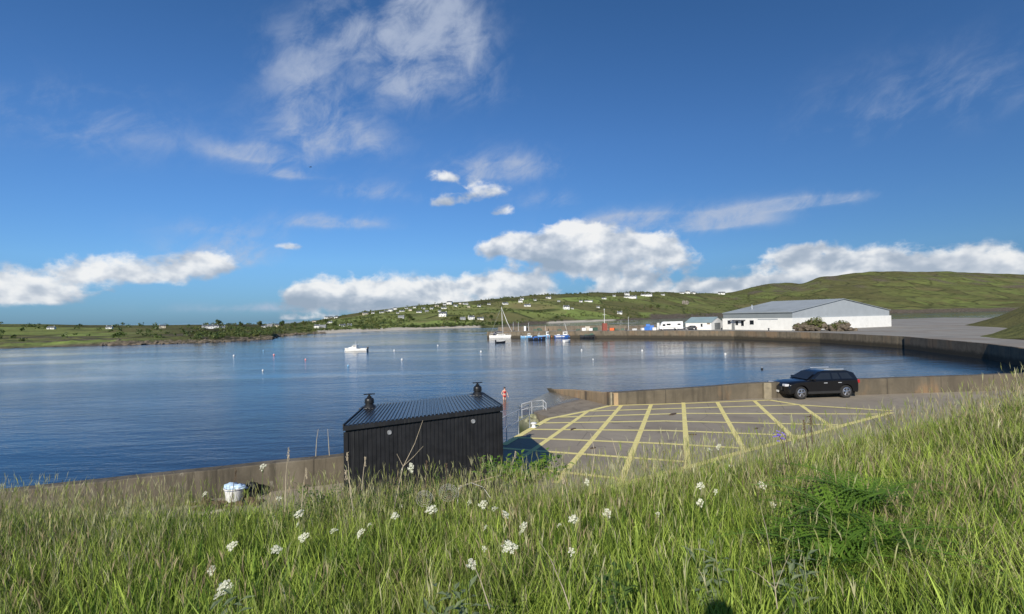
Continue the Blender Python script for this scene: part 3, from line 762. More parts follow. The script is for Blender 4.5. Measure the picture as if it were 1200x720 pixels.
# ------------------------------------------------------------------ tub, bag and plank by the wall
tb = empty('plastic_tub', G(275, 588, ZP), .3, 'white plastic tub with a pale blue bag in it by the sea wall', 'tub')
mb = MB(); mb.lathe([(.2, 0), (.21, .02), (.25, .36), (.275, .37), (.275, .40), (.25, .40), (.24, .36), (.2, .06), (0, .06)], seg=24); mb.build('bucket', M['white_plastic'], tb, True, autosmooth=40)
mb = MB(); mb.tube([(.25 * math.cos(a), .25 * math.sin(a), .36) if True else 0 for a in [2 * math.pi * k / 20 for k in range(20)]], .012, 6); mb.build('rim_bead', M['blue_plastic'], tb, True)
bag = MB(); bag.ball((.03, .02, .38), (.25, .22, .09), 3, .7, 3); bag.ball((-.14, .02, .42), (.15, .14, .07), 2, .9, 8); bag.ball((.16, -.06, .43), (.12, .1, .06), 2, .9, 4)
tag(bag.build('plastic_bag', M['pale_plastic'], None, True), 'crumpled pale blue plastic bag stuffed into the white tub', 'bag').location = G(275, 588, ZP)
bg = MB(); bg.ball((0, 0, .16), (.25, .2, .2), 3, .6, 5); bg.ball((.1, .06, .26), (.15, .13, .14), 2, .7, 9)
tag(bg.build('rubbish_sack', M['black_plastic'], None, True), 'black sack slumped behind the white tub against the sea wall', 'sack').location = G(292, 583, ZP)
o = MB().bevbox((0, 0, .03), (.7, .1, .05), .01).build('plank', M['pale_timber']); o.location = G(246, 602, ZP); o.rotation_euler = (0, 0, .5)
tag(o, 'bleached plank lying flat on the path in front of the sea wall', 'plank')
bg = MB(); bg.ball((-.1, 0, .1), (.32, .2, .14), 3, .8, 15); bg.ball((-.25, .1, .2), (.2, .12, .14), 2, .9, 19); bg.ball((.14, .0, .1), (.16, .12, .1), 2, .9, 21)
o = tag(bg.build('net_heap', M['black_plastic'], None, True), 'dark heap of netting on the path left of the white tub', 'net'); o.location = G(246, 583, ZP); o.scale = (.75,) * 3
bg = MB()
for i in range(60): 
    a = random.random() * 6.28; rr = .9 * random.random(); bg.ball((rr * math.cos(a) * 1.4, rr * math.sin(a) * .5, .03), (.05 + .1 * random.random(), .05 + .08 * random.random(), .03 + .05 * random.random()), 1, .5, i)
o = tag(bg.build('drift_weed', M['brown_stem']), 'brown dried weed strewn along the foot of the sea wall', 'seaweed', kind='stuff'); o.location = G(255, 592, ZP)
# leaf litter and dark scuffs on the car park
sp = [(671, 503.5, .28), (788, 486, .5), (811, 510, .22), (886, 503, .2), (778, 530, .14), (694, 526, .2), (948, 489, .2), (947, 497, .18)]
names = ['dark flattened rag on the yellow line nearest the shed shadow', 'dark streak of dry weed on the hatching by the far wall', 'small dark scrap on the hatching right of the middle stripe', 'small dark scrap under the right hand diagonal stripe',
         'tiny dark scrap on the hatching near the grass', 'thin dark twig lying on the hatching above the grass', 'brown leaf lying on the hatching near the black car', 'curled brown leaf on the hatching in front of the black car']
for (px, py, s), lb in zip(sp, names):
    mb = MB(); n_ = 9; vs = []
    for k in range(n_):
        a = 2 * math.pi * k / n_; rr = s * (.5 + .5 * random.random()); vs.append((rr * math.cos(a), rr * .35 * math.sin(a)))
    mb.prism(vs, .012, .035); o = tag(mb.build('litter_scrap', M['brown_stem']), lb, 'litter', 'dark scraps lying on the car park'); o.location = G(px, py, ZP); o.rotation_euler = (0, 0, random.random())
# ------------------------------------------------------------------ pier parapet, harbour clutter
mb = MB()
def strip_wall(a, b, z0, z1, th, mb, seg=3.0):
    a, b = Vector((*a, 0)), Vector((*b, 0)); d = b - a; L_ = d.length; d.normalize(); nrm = Vector((-d.y, d.x, 0)) * th
    n_ = int(L_ / seg)
    for i in range(n_):
        p, q = a + d * L_ * i / n_, a + d * L_ * (i + 1) / n_; j = nrm.normalized() * .05 * random.random(); hh = z1 + .12 * random.random()
        mb.add([(c.x, c.y, z) for z in (z0, hh) for c in (p - j, q - j, q + nrm, p + nrm)], [(3, 2, 1, 0), (4, 5, 6, 7), (0, 1, 5, 4), (1, 2, 6, 5), (2, 3, 7, 6), (3, 0, 4, 7)])
strip_wall((-5.6, 211.5), (41, 197.0), ZH - .5, 3.95, 1.2, mb); strip_wall((41, 197.0), (52, 198), ZH - .5, 3.8, 1.0, mb)
tag(mb.build('pier_parapet', M['parapet']), 'brown stone parapet wall along the back of the pier', 'wall')
def on_quay(px, py): return G(px, py, ZH)
DEP = lambda px: lerp([560, 600, 690, 740, 860, 960], [206, 203.5, 191, 184, 167, 142], px)
def Q(px, back=3.0):
    d = DEP(px) + back; return Vector(((px - 600) / F * d, d, ZH))

# harbour light on its red base
h = empty('harbour_light', Q(708, 2), .2, 'red harbour light cabinet with a slim mast on the pier', 'harbour light')
MB().bevbox((0, 0, 1.3), (1.5, 1.3, 2.6), .05).build('cabinet', M['red'], h)
mb = MB(); mb.tube([(0, 0, 2.6), (0, 0, 7.2)], [.09, .06], 8); mb.tube([(-.7, 0, 5.6), (.7, 0, 5.6)], .05, 6); mb.build('mast', M['mast'], h)
MB().lathe([(.12, 7.1), (.16, 7.2), (.16, 7.5), (.05, 7.65)], seg=10).build('lamp', M['lamp'], h)
# upright white board left of the motorhome
w = empty('notice_board', Q(770.8, 4), .3, 'tall white board standing on the quay beside the motorhome', 'board')
MB().bevbox((0, 0, 1.35), (.9, .12, 2.3), .02).build('panel', M['white_plastic'], w)
for x in (-.4, .4): MB().box((x, 0, .15), (.09, .1, .5)).build('leg', M['galv'], w)
# stacked tubs and boxes
def box_open(name, size, m, loc, rz, lab, cat='fish box', group='fish boxes and tubs on the quay'):
    r_ = empty(name, loc, rz, lab, cat, group); x, y, z = size; mb = MB(); th = .05
    mb.box((0, 0, .04), (x, y, .08)); mb.box((0, -y / 2 + th / 2, z / 2), (x, th, z)); mb.box((0, y / 2 - th / 2, z / 2), (x, th, z)); mb.box((-x / 2 + th / 2, 0, z / 2), (th, y - .1, z)); mb.box((x / 2 - th / 2, 0, z / 2), (th, y - .1, z))
    mb.build('tub', m, r_); mb = MB()
    for sx, sy, lx, ly in ((0, -1, x + .06, .06), (0, 1, x + .06, .06), (-1, 0, .06, y), (1, 0, .06, y)): mb.box((sx * x / 2, sy * y / 2, z - .02), (lx, ly, .08))
    mb.build('rim', m, r_); return r_
for i, (px, bk, dz, sz, mk, lb) in enumerate([
    (757, 4, 0, (1.5, 1.2, 1.2), 'blue_plastic', 'blue harbour tub standing at the bottom of the pile near the white board'),
    (759, 4.5, 1.2, (1.3, 1.1, .9), 'blue_plastic', 'blue tub stacked on top of another near the white board'),
    (763, 5, 0, (1.6, 1.2, 1.6), 'blue_plastic', 'tallest blue tub right of the stacked pair on the quay'),
    (766, 4, 0, (1.2, 1., .9), 'white_plastic', 'small white fish box right of the blue tubs'),
    (753, 4, 0, (1.3, 1., .8), 'white_plastic', 'white fish box left of the blue tubs on the quay'),
    (743, 4, 0, (1.2, 1., .6), 'white_plastic', 'lone white fish box on the open quay'),
    (684, 3, 0, (1.4, 1., 1.), 'white_plastic', 'white fish box on the pier above the dark workboat'),
    (688, 4, 0, (1.6, 1.1, 1.5), 'pale_timber', 'pale wooden crate on the pier above the dark workboat'),
    (692, 3, 0, (1.2, 1., .8), 'white_plastic', 'white fish box between the pale crate and the red cabinet'),
    (697, 4, 0, (1.3, 1.2, 1.1), 'net', 'dark green tub on the pier left of the red cabinet'),
    (615, 5, 0, (.8, .7, 1.8), 'white_plastic', 'upright white box on the pier behind the blue open boat'),
    (640, 5, 0, (1.4, 1., .8), 'timber', 'brown crate on the pier behind the wheelhouse boats'),
    (717, 2.5, 0, (1.5, 1.2, .9), 'orange', 'orange tub on the quay right of the red cabinet')]):
    box_open('fish_box', sz, M[mk], Q(px, bk) + Vector((0, 0, dz)), random.uniform(-.5, .5), lb)
# lobster pots: frame and net
def pot(loc, rz, lab):
    r_ = empty('lobster_pot', loc, rz, lab, 'lobster pot', 'lobster pots along the pier')
    mb = MB()
    arc = [(.32 * math.cos(a), .05 + .42 * math.sin(a)) for a in [math.pi * k / 8 for k in range(9)]]
    for x in (-.4, 0, .4): mb.tube([(x, y, z) for y, z in arc], .03, 5)
    for y in (-.32, .32): mb.tube([(-.4, y, .05), (.4, y, .05)], .03, 5)
    mb.build('frame', M['timber'], r_)
    mb = MB(); vs = [(x, y * .95, z * .95) for x in (-.39, .39) for y, z in arc]; mb.add(vs, [(i, i + 1, i + 10, i + 9) for i in range(8)] + [tuple(range(9)), tuple(range(17, 8, -1))]); mb.build('netting', M['net'], r_)
    return r_
pt = pot(Q(626, 5), .2, 'lobster pot on the pier just behind the blue open boat')
for px, bk, dz, lb in [(630, 5.5, 0, 'lobster pot at the left foot of the pot pile on the pier'), (632.5, 5, 0, 'lobster pot at the right foot of the pot pile on the pier'), (631, 5.2, .5, 'lobster pot topping the pot pile on the pier'),
                       (655, 5, 0, 'lobster pot on the pier behind the white wheelhouse'), (677, 5, 0, 'lobster pot on the pier between the blue boat and the dark workboat'), (722, 3, 0, 'lobster pot on the quay right of the orange tub'), (729, 4, 0, 'lobster pot on the quay halfway to the lone white box')]:
    copy_tree(pt, Q(px, bk) + Vector((0, 0, dz)), random.uniform(-.6, .6), 1.5, lb)
pt.scale = (1.5,) * 3
def bolly(px, lb):
    b = empty('iron_bollard', Q(px, .8), 0, lb, 'bollard', 'iron bollards along the quay edge')
    MB().lathe([(.28, 0), (.2, .1), (.17, .5), (.27, .6), (.27, .7), (.1, .78)], seg=10).build('post', M['dark_hull'], b, True, autosmooth=40)
for px, lb in [(733, 'dark iron bollard on the quay edge right of the orange tub'), (790, 'dark iron bollard on the quay edge in front of the motorhome'), (845, 'dark iron bollard on the quay edge in front of the low white building'), (900, 'dark iron bollard on the quay edge in front of the big warehouse')]: bolly(px, lb)
# poles on the pier
for px, hh, lb in [(601, 3.2, 'thin grey pole on the pier behind the sailing yacht'), (607, 3.4, 'thin grey pole on the pier right of the sailing yacht'), (619, 3.0, 'thin grey pole on the pier above the blue open boat'), (736, 4.5, 'thin grey lamp pole on the open quay')]:
    mb = MB(); mb.tube([(0, 0, 0), (0, 0, hh), (.3, 0, hh + .15)], [.07, .05, .05], 6); o = mb.build('pole', M['galv']); o.location = Q(px, 4); tag(o, lb, 'pole', 'thin poles on the pier')

# ------------------------------------------------------------------ boats
def hull_mb(L_, B, H, draft=.35, sheer=.35, bow=1.0, trans=.82, n=16, wl=0.0):
    """bow at +x; sections lofted; returns builder and the deck outline"""
    mb = MB(); rows = []; rail = []
    for i in range(n + 1):
        s = i / n; x = -L_ / 2 + L_ * s
        w = B / 2 * (trans + (1 - trans) * min(1, s / .35) if s < .35 else (1 - ((s - .35) / .65) ** 2.2))
        w = max(w, .03)
        top = H + sheer * (s ** 2) + .08 * (1 - s)
        rake = .1 * L_ * max(0, (s - .7) / .3) ** 1.5
        pr = [(0, -draft * (1 - .8 * max(0, (s - .75) / .25))), (w * .62, -draft * .55), (w * .88, .12 * H), (w * .97, .55 * H), (w, top)]
        row = []
        for k, (yy, zz) in enumerate(pr): row.append((x + rake * max(0, zz) / top * .6, yy, zz))
        rows.append(row); rail.append((row[-1][0], w, top))
    K = 5
    for row in rows: mb.v += row
    o2 = len(mb.v)
    for row in rows: mb.v += [(x, -y, z) for x, y, z in row]
    for i in range(n):
        for k in range(K - 1):
            a = i * K + k; mb.f.append((a, a + K, a + K + 1, a + 1)); b = o2 + a; mb.f.append((b, b + 1, b + K + 1, b + K))
    mb.f.append(tuple(range(K)) + tuple(o2 + k for k in range(K - 1, -1, -1)))
    return mb, rail
def deck_mb(rail, dz=-.12, inset=.95):
    mb = MB(); n_ = len(rail)
    mb.v = [(x, y * inset, z + dz) for x, y, z in rail] + [(x, -y * inset, z + dz) for x, y, z in rail]
    mb.f = [(i, i + 1, n_ + i + 1, n_ + i) for i in range(n_ - 1)]; return mb
def gunwale(rail, r, m, root):
    mb = MB()
    mb.tube([Vector(p) for p in rail], r, 6); mb.tube([Vector((x, -y, z)) for x, y, z in rail], r, 6); return mb.build('gunwale', m, root, True)
def boat_base(name, loc, rz, lab, cat, L_, B, H, hm, group, gm='white_gel', **kw):
    r_ = empty(name, loc, rz, lab, cat, group); mb, rail = hull_mb(L_, B, H, **kw)
    mb.build('hull', M[hm], r_, True, autosmooth=50); deck_mb(rail).build('deck', M['deck'], r_); gunwale(rail, .05, M[gm], r_); return r_, rail
def wheelhouse(r_, x, z, l, w, h, m='white_gel'):
    mb = MB(); mb.side([(x - l / 2, z), (x + l / 2, z), (x + l / 2 - .25, z + h), (x - l / 2, z + h)], -w / 2, w / 2); c = mb.build('wheelhouse', M[m], r_, bevel=.04)
    MB().bevbox((x - .05, 0, z + h + .04), (l + .12, w + .2, .08), .03).build('cabin_roof', M[m], c)
    for sg in (-1, 1):
        MB().box((x - .1, sg * (w / 2 + .004), z + h * .66), (l * .62, .02, h * .32)).build('window', M['dark_glass'], c)
    mb = MB(); xf = x + l / 2; k = .25 / h
    mb.add([(xf - k * h * .5 + .012, -w * .42, z + h * .5), (xf - k * h * .5 + .012, w * .42, z + h * .5), (xf - k * h * .84 + .012, w * .42, z + h * .84), (xf - k * h * .84 + .012, -w * .42, z + h * .84)], [(0, 1, 2, 3)])
    mb.build('windscreen', M['dark_glass'], c); return c
def spar(r_, pts, r, name='mast', m='mast'): return MB().tube(pts, r, 8).build(name, M[m], r_, True)
def fenders(r_, xs, y, z, m='white_plastic'):
    for x in xs: MB().lathe([(.02, .3), (.12, .22), (.14, 0), (.12, -.22), (.02, -.3)], (x, y, z), 10).build('fender', M[m], r_, True)
GB = 'boats lying along the pier'
def sea(px, py): return G(px, py, 0.0)
def berth(px): d = DEP(px) - 2.6; return Vector(((px - 600) / F * d, d, 0))
# sailing yacht, bow to the right
y_, rail = boat_base('sailing_yacht', berth(587), -.2, 'white sailing yacht with a tall mast at the end of the pier', 'yacht', 8.8, 2.7, 1.0, 'white_gel', GB, sheer=.25, draft=.5)
mb = MB(); mb.side([(-1.8, .95), (1.9, .98), (1.4, 1.42), (-1.6, 1.5)], -.8, .8); c = mb.build('coachroof', M['white_gel'], y_, bevel=.05)
for sg in (-1, 1): MB().box((0, sg * .805, 1.22), (2.4, .02, .18)).build('window', M['dark_glass'], c)
spar(y_, [(.6, 0, 1), (.25, 0, 11.6)], [.09, .06])
spar(y_, [(.45, 0, 2.1), (-3.0, 0, 2.0)], .06, 'boom'); MB().tube([(.4, 0, 2.25), (-1.4, 0, 2.32), (-2.9, 0, 2.15)], [.16, .2, .12], 8).build('furled_mainsail', M['cloth_navy'], y_, True)
MB().tube([(.27, 0, 11.2), (2.2, 0, 6.0), (4.4, 0, 1.35)], [.04, .11, .09], 8).build('furled_jib', M['mast'], y_, True)
MB().tube([(.25, 0, 11.6), (-4.3, 0, 1.1)], .02, 5).build('backstay', M['galv'], y_)
mb = MB(); mb.tube([(.35, -.9, 6.6), (.35, .9, 6.6)], .035, 6); mb.build('spreader', M['mast'], y_)
for sg in (-1, 1): MB().tube([(.3, 0, 11.3), (.4, sg * .9, 6.6), (.6, sg * 1.3, 1.05)], .015, 5).build('shroud', M['galv'], y_)
mb = MB()
for s in (-4.2, -3.2, -2, 2.4, 3.4): 
    for sg in (-1, 1): mb.tube([(s, sg * 1.05 * (1 if s < 2 else .6), 1.05), (s, sg * 1.05 * (1 if s < 2 else .6), 1.8)], .03, 5)
for sg in (-1, 1): mb.tube([(-4.2, sg * 1.05, 1.75), (-2, sg * 1.05, 1.75), (2.4, sg * .63, 1.8), (3.4, sg * .63, 1.8), (4.5, 0, 1.9)], .025, 5)
mb.build('guard_rail', M['galv'], y_)
mb = MB(); mb.side([(-3.0, 1.0), (-1.7, 1.5), (-1.9, 2.1), (-2.9, 1.9)], -.9, .9); mb.build('spray_hood', M['cloth_navy'], y_, bevel=.06)
# tender with outboard
d_, rail = boat_base('dinghy', sea(586.5, 402), .5, 'small dark inflatable dinghy floating in front of the white yacht', 'dinghy', 3.2, 1.5, .45, 'dark_hull', GB, 'white_gel', sheer=.15, draft=.15)
MB().bevbox((-.3, 0, .38), (.25, 1.2, .06), .02).build('thwart', M['pale_timber'], d_)
mb = MB(); mb.bevbox((-1.65, 0, .75), (.35, .3, .4), .08); mb.box((-1.65, 0, .3), (.12, .1, .7)); mb.build('outboard', M['black_plastic'], d_)
# open blue boat
b1, rail = boat_base('open_boat', berth(620), .08, 'low pale blue open boat moored second from the yacht', 'boat', 6.6, 2.2, .75, 'pale_blue_hull', GB)
wheelhouse(b1, -.2, .65, 1.1, 1.2, .95); fenders(b1, (-1.6, .6, 1.9), -1.15, .5)
MB().bevbox((-2.6, 0, .9), (.5, .45, .6), .08).build('outboard', M['black_plastic'], b1)
b1b, rail = boat_base('work_boat', sea(629, 398.6), .12, 'dark blue low workboat tied between the pale blue boats', 'boat', 5.6, 2.0, .75, 'dark_hull', GB, 'blue_hull')
MB().bevbox((-.4, 0, .9), (.9, .8, .55), .06).build('console', M['blue_plastic'], b1b); fenders(b1b, (-1.2, .4, 1.4), -1.05, .45, 'blue_plastic')
b2, rail = boat_base('fishing_boat', berth(640), .1, 'pale blue fishing boat with a white wheelhouse and short mast', 'fishing boat', 6.6, 2.5, .95, 'pale_blue_hull', GB)
wheelhouse(b2, .5, .85, 1.6, 1.5, 1.4); spar(b2, [(-.3, 0, 2.2), (-.45, 0, 4.6)], [.05, .03]); MB().tube([(-2.8, -.9, .9), (-2.8, -.9, 1.9), (-2.8, .9, 1.9), (-2.8, .9, .9)], .04, 6).build('gantry', M['galv'], b2)
fenders(b2, (-1.5, .2, 1.6), -1.3, .5, 'orange')
b3, rail = boat_base('fishing_boat', berth(661), .06, 'blue and white fishing boat with a slanting mast alone at mid pier', 'fishing boat', 7.2, 2.5, .95, 'blue_hull', GB)
wheelhouse(b3, .2, .85, 1.7, 1.5, 1.35); spar(b3, [(.9, 0, 2.0), (.1, 0, 5.2)], [.06, .04])
MB().box((-1.8, -1.24, .55), (3.2, .02, .3)).build('rubbing_strip', M['white_gel'], b3); MB().bevbox((-2.2, 0, 1.1), (1., .9, .5), .05).build('engine_box', M['white_gel'], b3)
fenders(b3, (-1.2, 1.5, 2.4), -1.3, .45, 'blue_plastic')
b5, rail = boat_base('work_boat', berth(690), -.05, 'dark workboat heaped with gear below the pale crate on the pier', 'boat', 6.4, 2.5, .9, 'dark_hull', GB, 'dark_hull')
MB().bevbox((.8, 0, 1.15), (1.1, 1.2, .8), .05).build('gear_box', M['net'], b5)
mb = MB(); [mb.ball((-1.4 + .5 * i, random.uniform(-.5, .5), 1.0), (.4, .35, .3), 1, .5, i) for i in range(4)]; mb.build('net_pile', M['net'], b5)
fenders(b5, (-2, -1, 0, 1, 2), -1.32, .4, 'rubber')
b6, rail = boat_base('dinghy', sea(664.5, 401), .7, 'small white dinghy afloat below the blue and white fishing boat', 'dinghy', 2.6, 1.3, .5, 'white_gel', GB, sheer=.15, draft=.15)
MB().bevbox((0, 0, .42), (.25, 1.1, .05), .02).build('thwart', M['pale_timber'], b6)
# moored cuddy boat, bow to the left
b7, rail = boat_base('motor_boat', sea(418, 411.6), math.pi - .1, 'white cuddy motor boat moored alone in the open bay', 'motor boat', 5.6, 2.0, .5, 'white_gel', None, sheer=.28)
mb = MB(); mb.side([(-.2, .45), (2.3, .65), (1.7, .98), (1.1, 1.05), (.6, 1.55), (-.2, 1.55)], -.72, .72); c = mb.build('cuddy', M['white_gel'], b7, bevel=.05)
for sg in (-1, 1): MB().box((.3, sg * .725, 1.3), (.7, .02, .25)).build('window', M['dark_glass'], c)
mb = MB(); mb.bevbox((-2.85, 0, .8), (.35, .35, .5), .08); mb.box((-2.85, 0, .3), (.14, .12, .8)); mb.build('outboard', M['black_plastic'], b7)
spar(b7, [(.3, 0, 1.5), (.2, 0, 2.6)], .025, 'aerial')

# ------------------------------------------------------------------ buoys
def buoy(px, py, r_, m, lab):
    b = empty('mooring_buoy', sea(px, py), 0, lab, 'buoy', 'small mooring buoys scattered over the bay')
    r_ *= .62; MB().ball((0, 0, r_ * .45), r_, 2).build('float', M[m], b, True)
    mb = MB(); ring = [(.12 * r_ / .3 * math.cos(a), 0, r_ * 1.5 + .12 * r_ / .3 * math.sin(a)) for a in [2 * math.pi * k / 10 for k in range(11)]]; mb.tube(ring, .02, 5); mb.build('ring', M['galv'], b); return b
for a in [(274, 417.5, .34, 'white_plastic', 'white buoy farthest left in the bay, nearest the rocky headland'), (308, 434.8, .22, 'white_plastic', 'white buoy nearest the shed on the left side of the bay'),
          (321, 416.5, .34, 'pink', 'pink buoy in the left of the bay below the wooded shore'), (358, 422, .28, 'pink', 'pink buoy between the wooded shore and the moored motor boat'),
          (404.5, 411.6, .3, 'white_plastic', 'white buoy touching the bow of the moored motor boat'), (462, 411.2, .32, 'white_plastic', 'white buoy right of the moored motor boat'),
          (471, 422, .3, 'white_plastic', 'white buoy nearer than the one beside the moored motor boat'), (513, 405.6, .34, 'white_plastic', 'white buoy halfway from the motor boat to the yacht'),
          (563.5, 412.8, .36, 'white_plastic', 'tall white buoy nearest the shed roof vent in front of the yacht'), (681.5, 411, .3, 'white_plastic', 'white buoy in front of the dark workboat'),
          (695, 421.8, .2, 'white_plastic', 'small white buoy in front of the red harbour light'), (752.5, 411.6, .34, 'white_plastic', 'white buoy in front of the open quay'),
          (850, 415.8, .3, 'white_plastic', 'white buoy in front of the big warehouse'), (408, 429.5, .3, 'pale_blue_hull', 'pale blue low buoy nearer than the moored motor boat'),
          (893, 433, .28, 'dark_hull', 'dark buoy near the sea wall at the right of the bay'), (308.5, 411.5, .26, 'pale_blue_hull', 'pale blue buoy close under the wooded shore')]: buoy(*a)

# ------------------------------------------------------------------ warehouse
A = Vector((69.4, 179, ZH)); e_ = Vector((.43, -.9, 0)).normalized(); b_ = Vector((.9, .43, 0)).normalized()
WLn, WDp, EV, RD = 25.0, 46.0, 5.35, 9.0
rz = math.atan2(e_.y, e_.x)           # local x along the eave, local y = back
wh = empty('warehouse', A, rz, 'big grey roofed white warehouse on the quay', 'warehouse')
lw = 3.55
mb = MB(); mb.box((WLn / 2, WDp / 2, lw / 2), (WLn + .7, WDp + .7, lw)); mb.build('lower_wall', M['white_wall'], wh)
mb = MB(); mb.box((WLn / 2, WDp / 2, (lw + EV) / 2), (WLn, WDp, EV - lw)); 
mb.add([(0, 0, EV), (0, WDp, EV), (0, WDp / 2, RD), (WLn, 0, EV), (WLn, WDp, EV), (WLn, WDp / 2, RD)], [(0, 1, 2), (3, 5, 4)])
mb.build('upper_wall', M['cladding_pale'], wh)
mb = MB(); mb.box((WLn / 2 - .1, -.06, (lw + EV) / 2 + .1), (WLn + .3, .1, EV - lw - .2)); mb.build('cladding_band', M['cladding'], wh)
mb = MB(); o_ = .35
for ya, yb in ((-o_, WDp / 2), (WDp + o_, WDp / 2)):
    za = EV - (RD - EV) / (WDp / 2) * o_; n_ = 50; vs = []
    for i in range(n_ + 1):
        x = -o_ + (WLn + 2 * o_) * i / n_; k = .05 * (i % 2)
        vs += [(x, ya, za + .08 + k), (x, yb, RD + .08 + k), (x, ya, za - .05), (x, yb, RD - .05)]
    mb.add(vs, [(4 * i, 4 * i + 4, 4 * i + 5, 4 * i + 1) for i in range(n_)] + [(4 * i, 4 * i + 2, 4 * i + 6, 4 * i + 4) for i in range(n_)] + [(0, 1, 3, 2), (4 * n_, 4 * n_ + 2, 4 * n_ + 3, 4 * n_ + 1)])
rf = mb.build('roof', M['shed_roof'], wh)
MB().box((WLn / 2, -o_ - .02, EV - .12), (WLn + .8, .14, .2)).build('gutter', M['cladding'], wh)
mb = MB(); mb.tube([(6, 6, EV + 1.0), (6, 6, EV + 2.3)], .16, 8); mb.lathe([(.28, 0), (.05, .2)], (6, 6, EV + 2.3), 8); mb.build('roof_vent', M['galv'], rf)
for k in range(5): MB().box((3 + k * 4.7, 12, EV + (RD - EV) * 12 / 23 + .15), (1.1, 5, .03)).build('rooflight', mat('rooflight', (.5, .53, .53), .4, var=.05), rf) if False else None
def along(px):          # local x on the front of the warehouse at pixel column px
    u = (px - 600) / F; return (u * A.y - A.x) / (e_.x - u * e_.y)
for px, z, ww, hh in [(855, 2.35, .8, 1.2), (864, 2.1, .7, 1.3), (870.6, 2.0, .7, 1.6), (881.5, 2.3, 1.0, 1.3)]:
    f = MB().box((along(px), -.37, z), (ww * 1.5 + .2, .06, hh + .2)).build('window', M['white_plastic'], wh); MB().box((along(px), -.41, z), (ww * 1.5, .03, hh)).build('pane', M['dark_glass'], f)
dr = MB().box((along(859.6), -.37, 1.0), (1.2, .07, 2.0)).build('door', M['grey_door'], wh); MB().box((along(859.6) + .4, -.43, 1.0), (.1, .06, .2)).build('handle', M['galv'], dr)
MB().box((along(866.5), -1.0, 3.05), (along(874) - along(859), 1.3, .2)).build('canopy', M['slate'], wh)
MB().box((WLn - 8, -.375, 3.25), (7, .03, .32)).build('sign_board', M['cladding_pale'], wh)
# low white building
A2 = Vector((58.0, 183.0, ZH)); e2 = Vector((.73, -.68, 0)).normalized(); rz2 = math.atan2(e2.y, e2.x)
lb_ = empty('low_building', A2, rz2, 'low white gabled building with a teal roof and grey garage door beside the motorhome', 'building')
LL, DD2, E2, R2 = 8.8, 9.6, 2.45, 4.05
mb = MB(); mb.box((LL / 2, DD2 / 2, E2 / 2), (LL, DD2, E2)); 
mb.add([(0, 0, E2), (0, DD2, E2), (0, DD2 / 2, R2), (LL, 0, E2), (LL, DD2, E2), (LL, DD2 / 2, R2)], [(0, 1, 2), (3, 5, 4)]); mb.build('wall', M['white_wall'], lb_)
mb = MB(); o_ = .25
for ya, yb in ((-o_, DD2 / 2), (DD2 + o_, DD2 / 2)):
    za = E2 - (R2 - E2) / (DD2 / 2) * o_; vs = []; n_ = 24
    for i in range(n_ + 1):
        x = -.2 + (LL + .4) * i / n_; k = .04 * (i % 2); vs += [(x, ya, za + .1 + k), (x, yb, R2 + .1 + k), (x, ya, za - .02), (x, yb, R2 - .02)]
    mb.add(vs, [(4 * i, 4 * i + 4, 4 * i + 5, 4 * i + 1) for i in range(n_)] + [(4 * i, 4 * i + 2, 4 * i + 6, 4 * i + 4) for i in range(n_)])
mb.build('roof', M['teal_roof'], lb_)
d2 = MB().box((LL + .04, DD2 / 2, 1.1), (.1, 4.6, 2.2)).build('garage_door', M['grey_door'], lb_); mb = MB(); [mb.box((LL + .1, DD2 / 2, .35 + .5 * k), (.03, 4.5, .04)) for k in range(4)]; mb.build('panel_groove', M['slate'], d2)
f = MB().box((5.6, -.04, 1.5), (.8, .08, 1.2)).build('window', M['white_plastic'], lb_); MB().box((5.6, -.09, 1.5), (.6, .03, 1.0)).build('pane', M['dark_glass'], f)
MB().box((7.9, -.05, 2.0), (1.0, .1, .4)).build('meter_box', M['timber'], lb_)
# motorhome
mh = empty('motorhome', G(786, 387.2, ZH) , math.pi - .12, 'long white motorhome parked on the quay', 'motorhome')
ML, MW = 7.6, 2.3
mb = MB(); mb.side([(-ML / 2, .45), (ML / 2 - .1, .45), (ML / 2, .95), (ML / 2 - .35, 1.5), (ML / 2 - .75, 2.3), (ML / 2 - 1.3, 2.85), (-ML / 2, 2.9)], -MW / 2, MW / 2); mb.build('body', M['white_gel'], mh, bevel=.1)
for sg in (-1, 1):
    for x, z, w_, h_ in ((ML / 2 - 1.5, 1.75, .9, .65), (.8, 1.95, 1.3, .55), (-2.5, 1.95, 1.0, .5)): MB().bevbox((x, sg * (MW / 2 + .005), z), (w_, .03, h_), .01).build('window', M['dark_glass'], mh)
    MB().bevbox((-.9, sg * (MW / 2 + .004), 1.45), (.65, .02, 1.8), .008).build('door', M['white_plastic'], mh)
    MB().box((-.2, sg * (MW / 2 + .004), .95), (ML - 1.2, .02, .12)).build('stripe', M['cladding'], mh)
mb = MB(); mb.add([(ML / 2 - .38 + .03, -.95, 1.55), (ML / 2 - .38 + .03, .95, 1.55), (ML / 2 - .72 + .03, .95, 2.22), (ML / 2 - .72 + .03, -.95, 2.22)], [(0, 1, 2, 3)]); mb.build('windscreen', M['dark_glass'], mh)
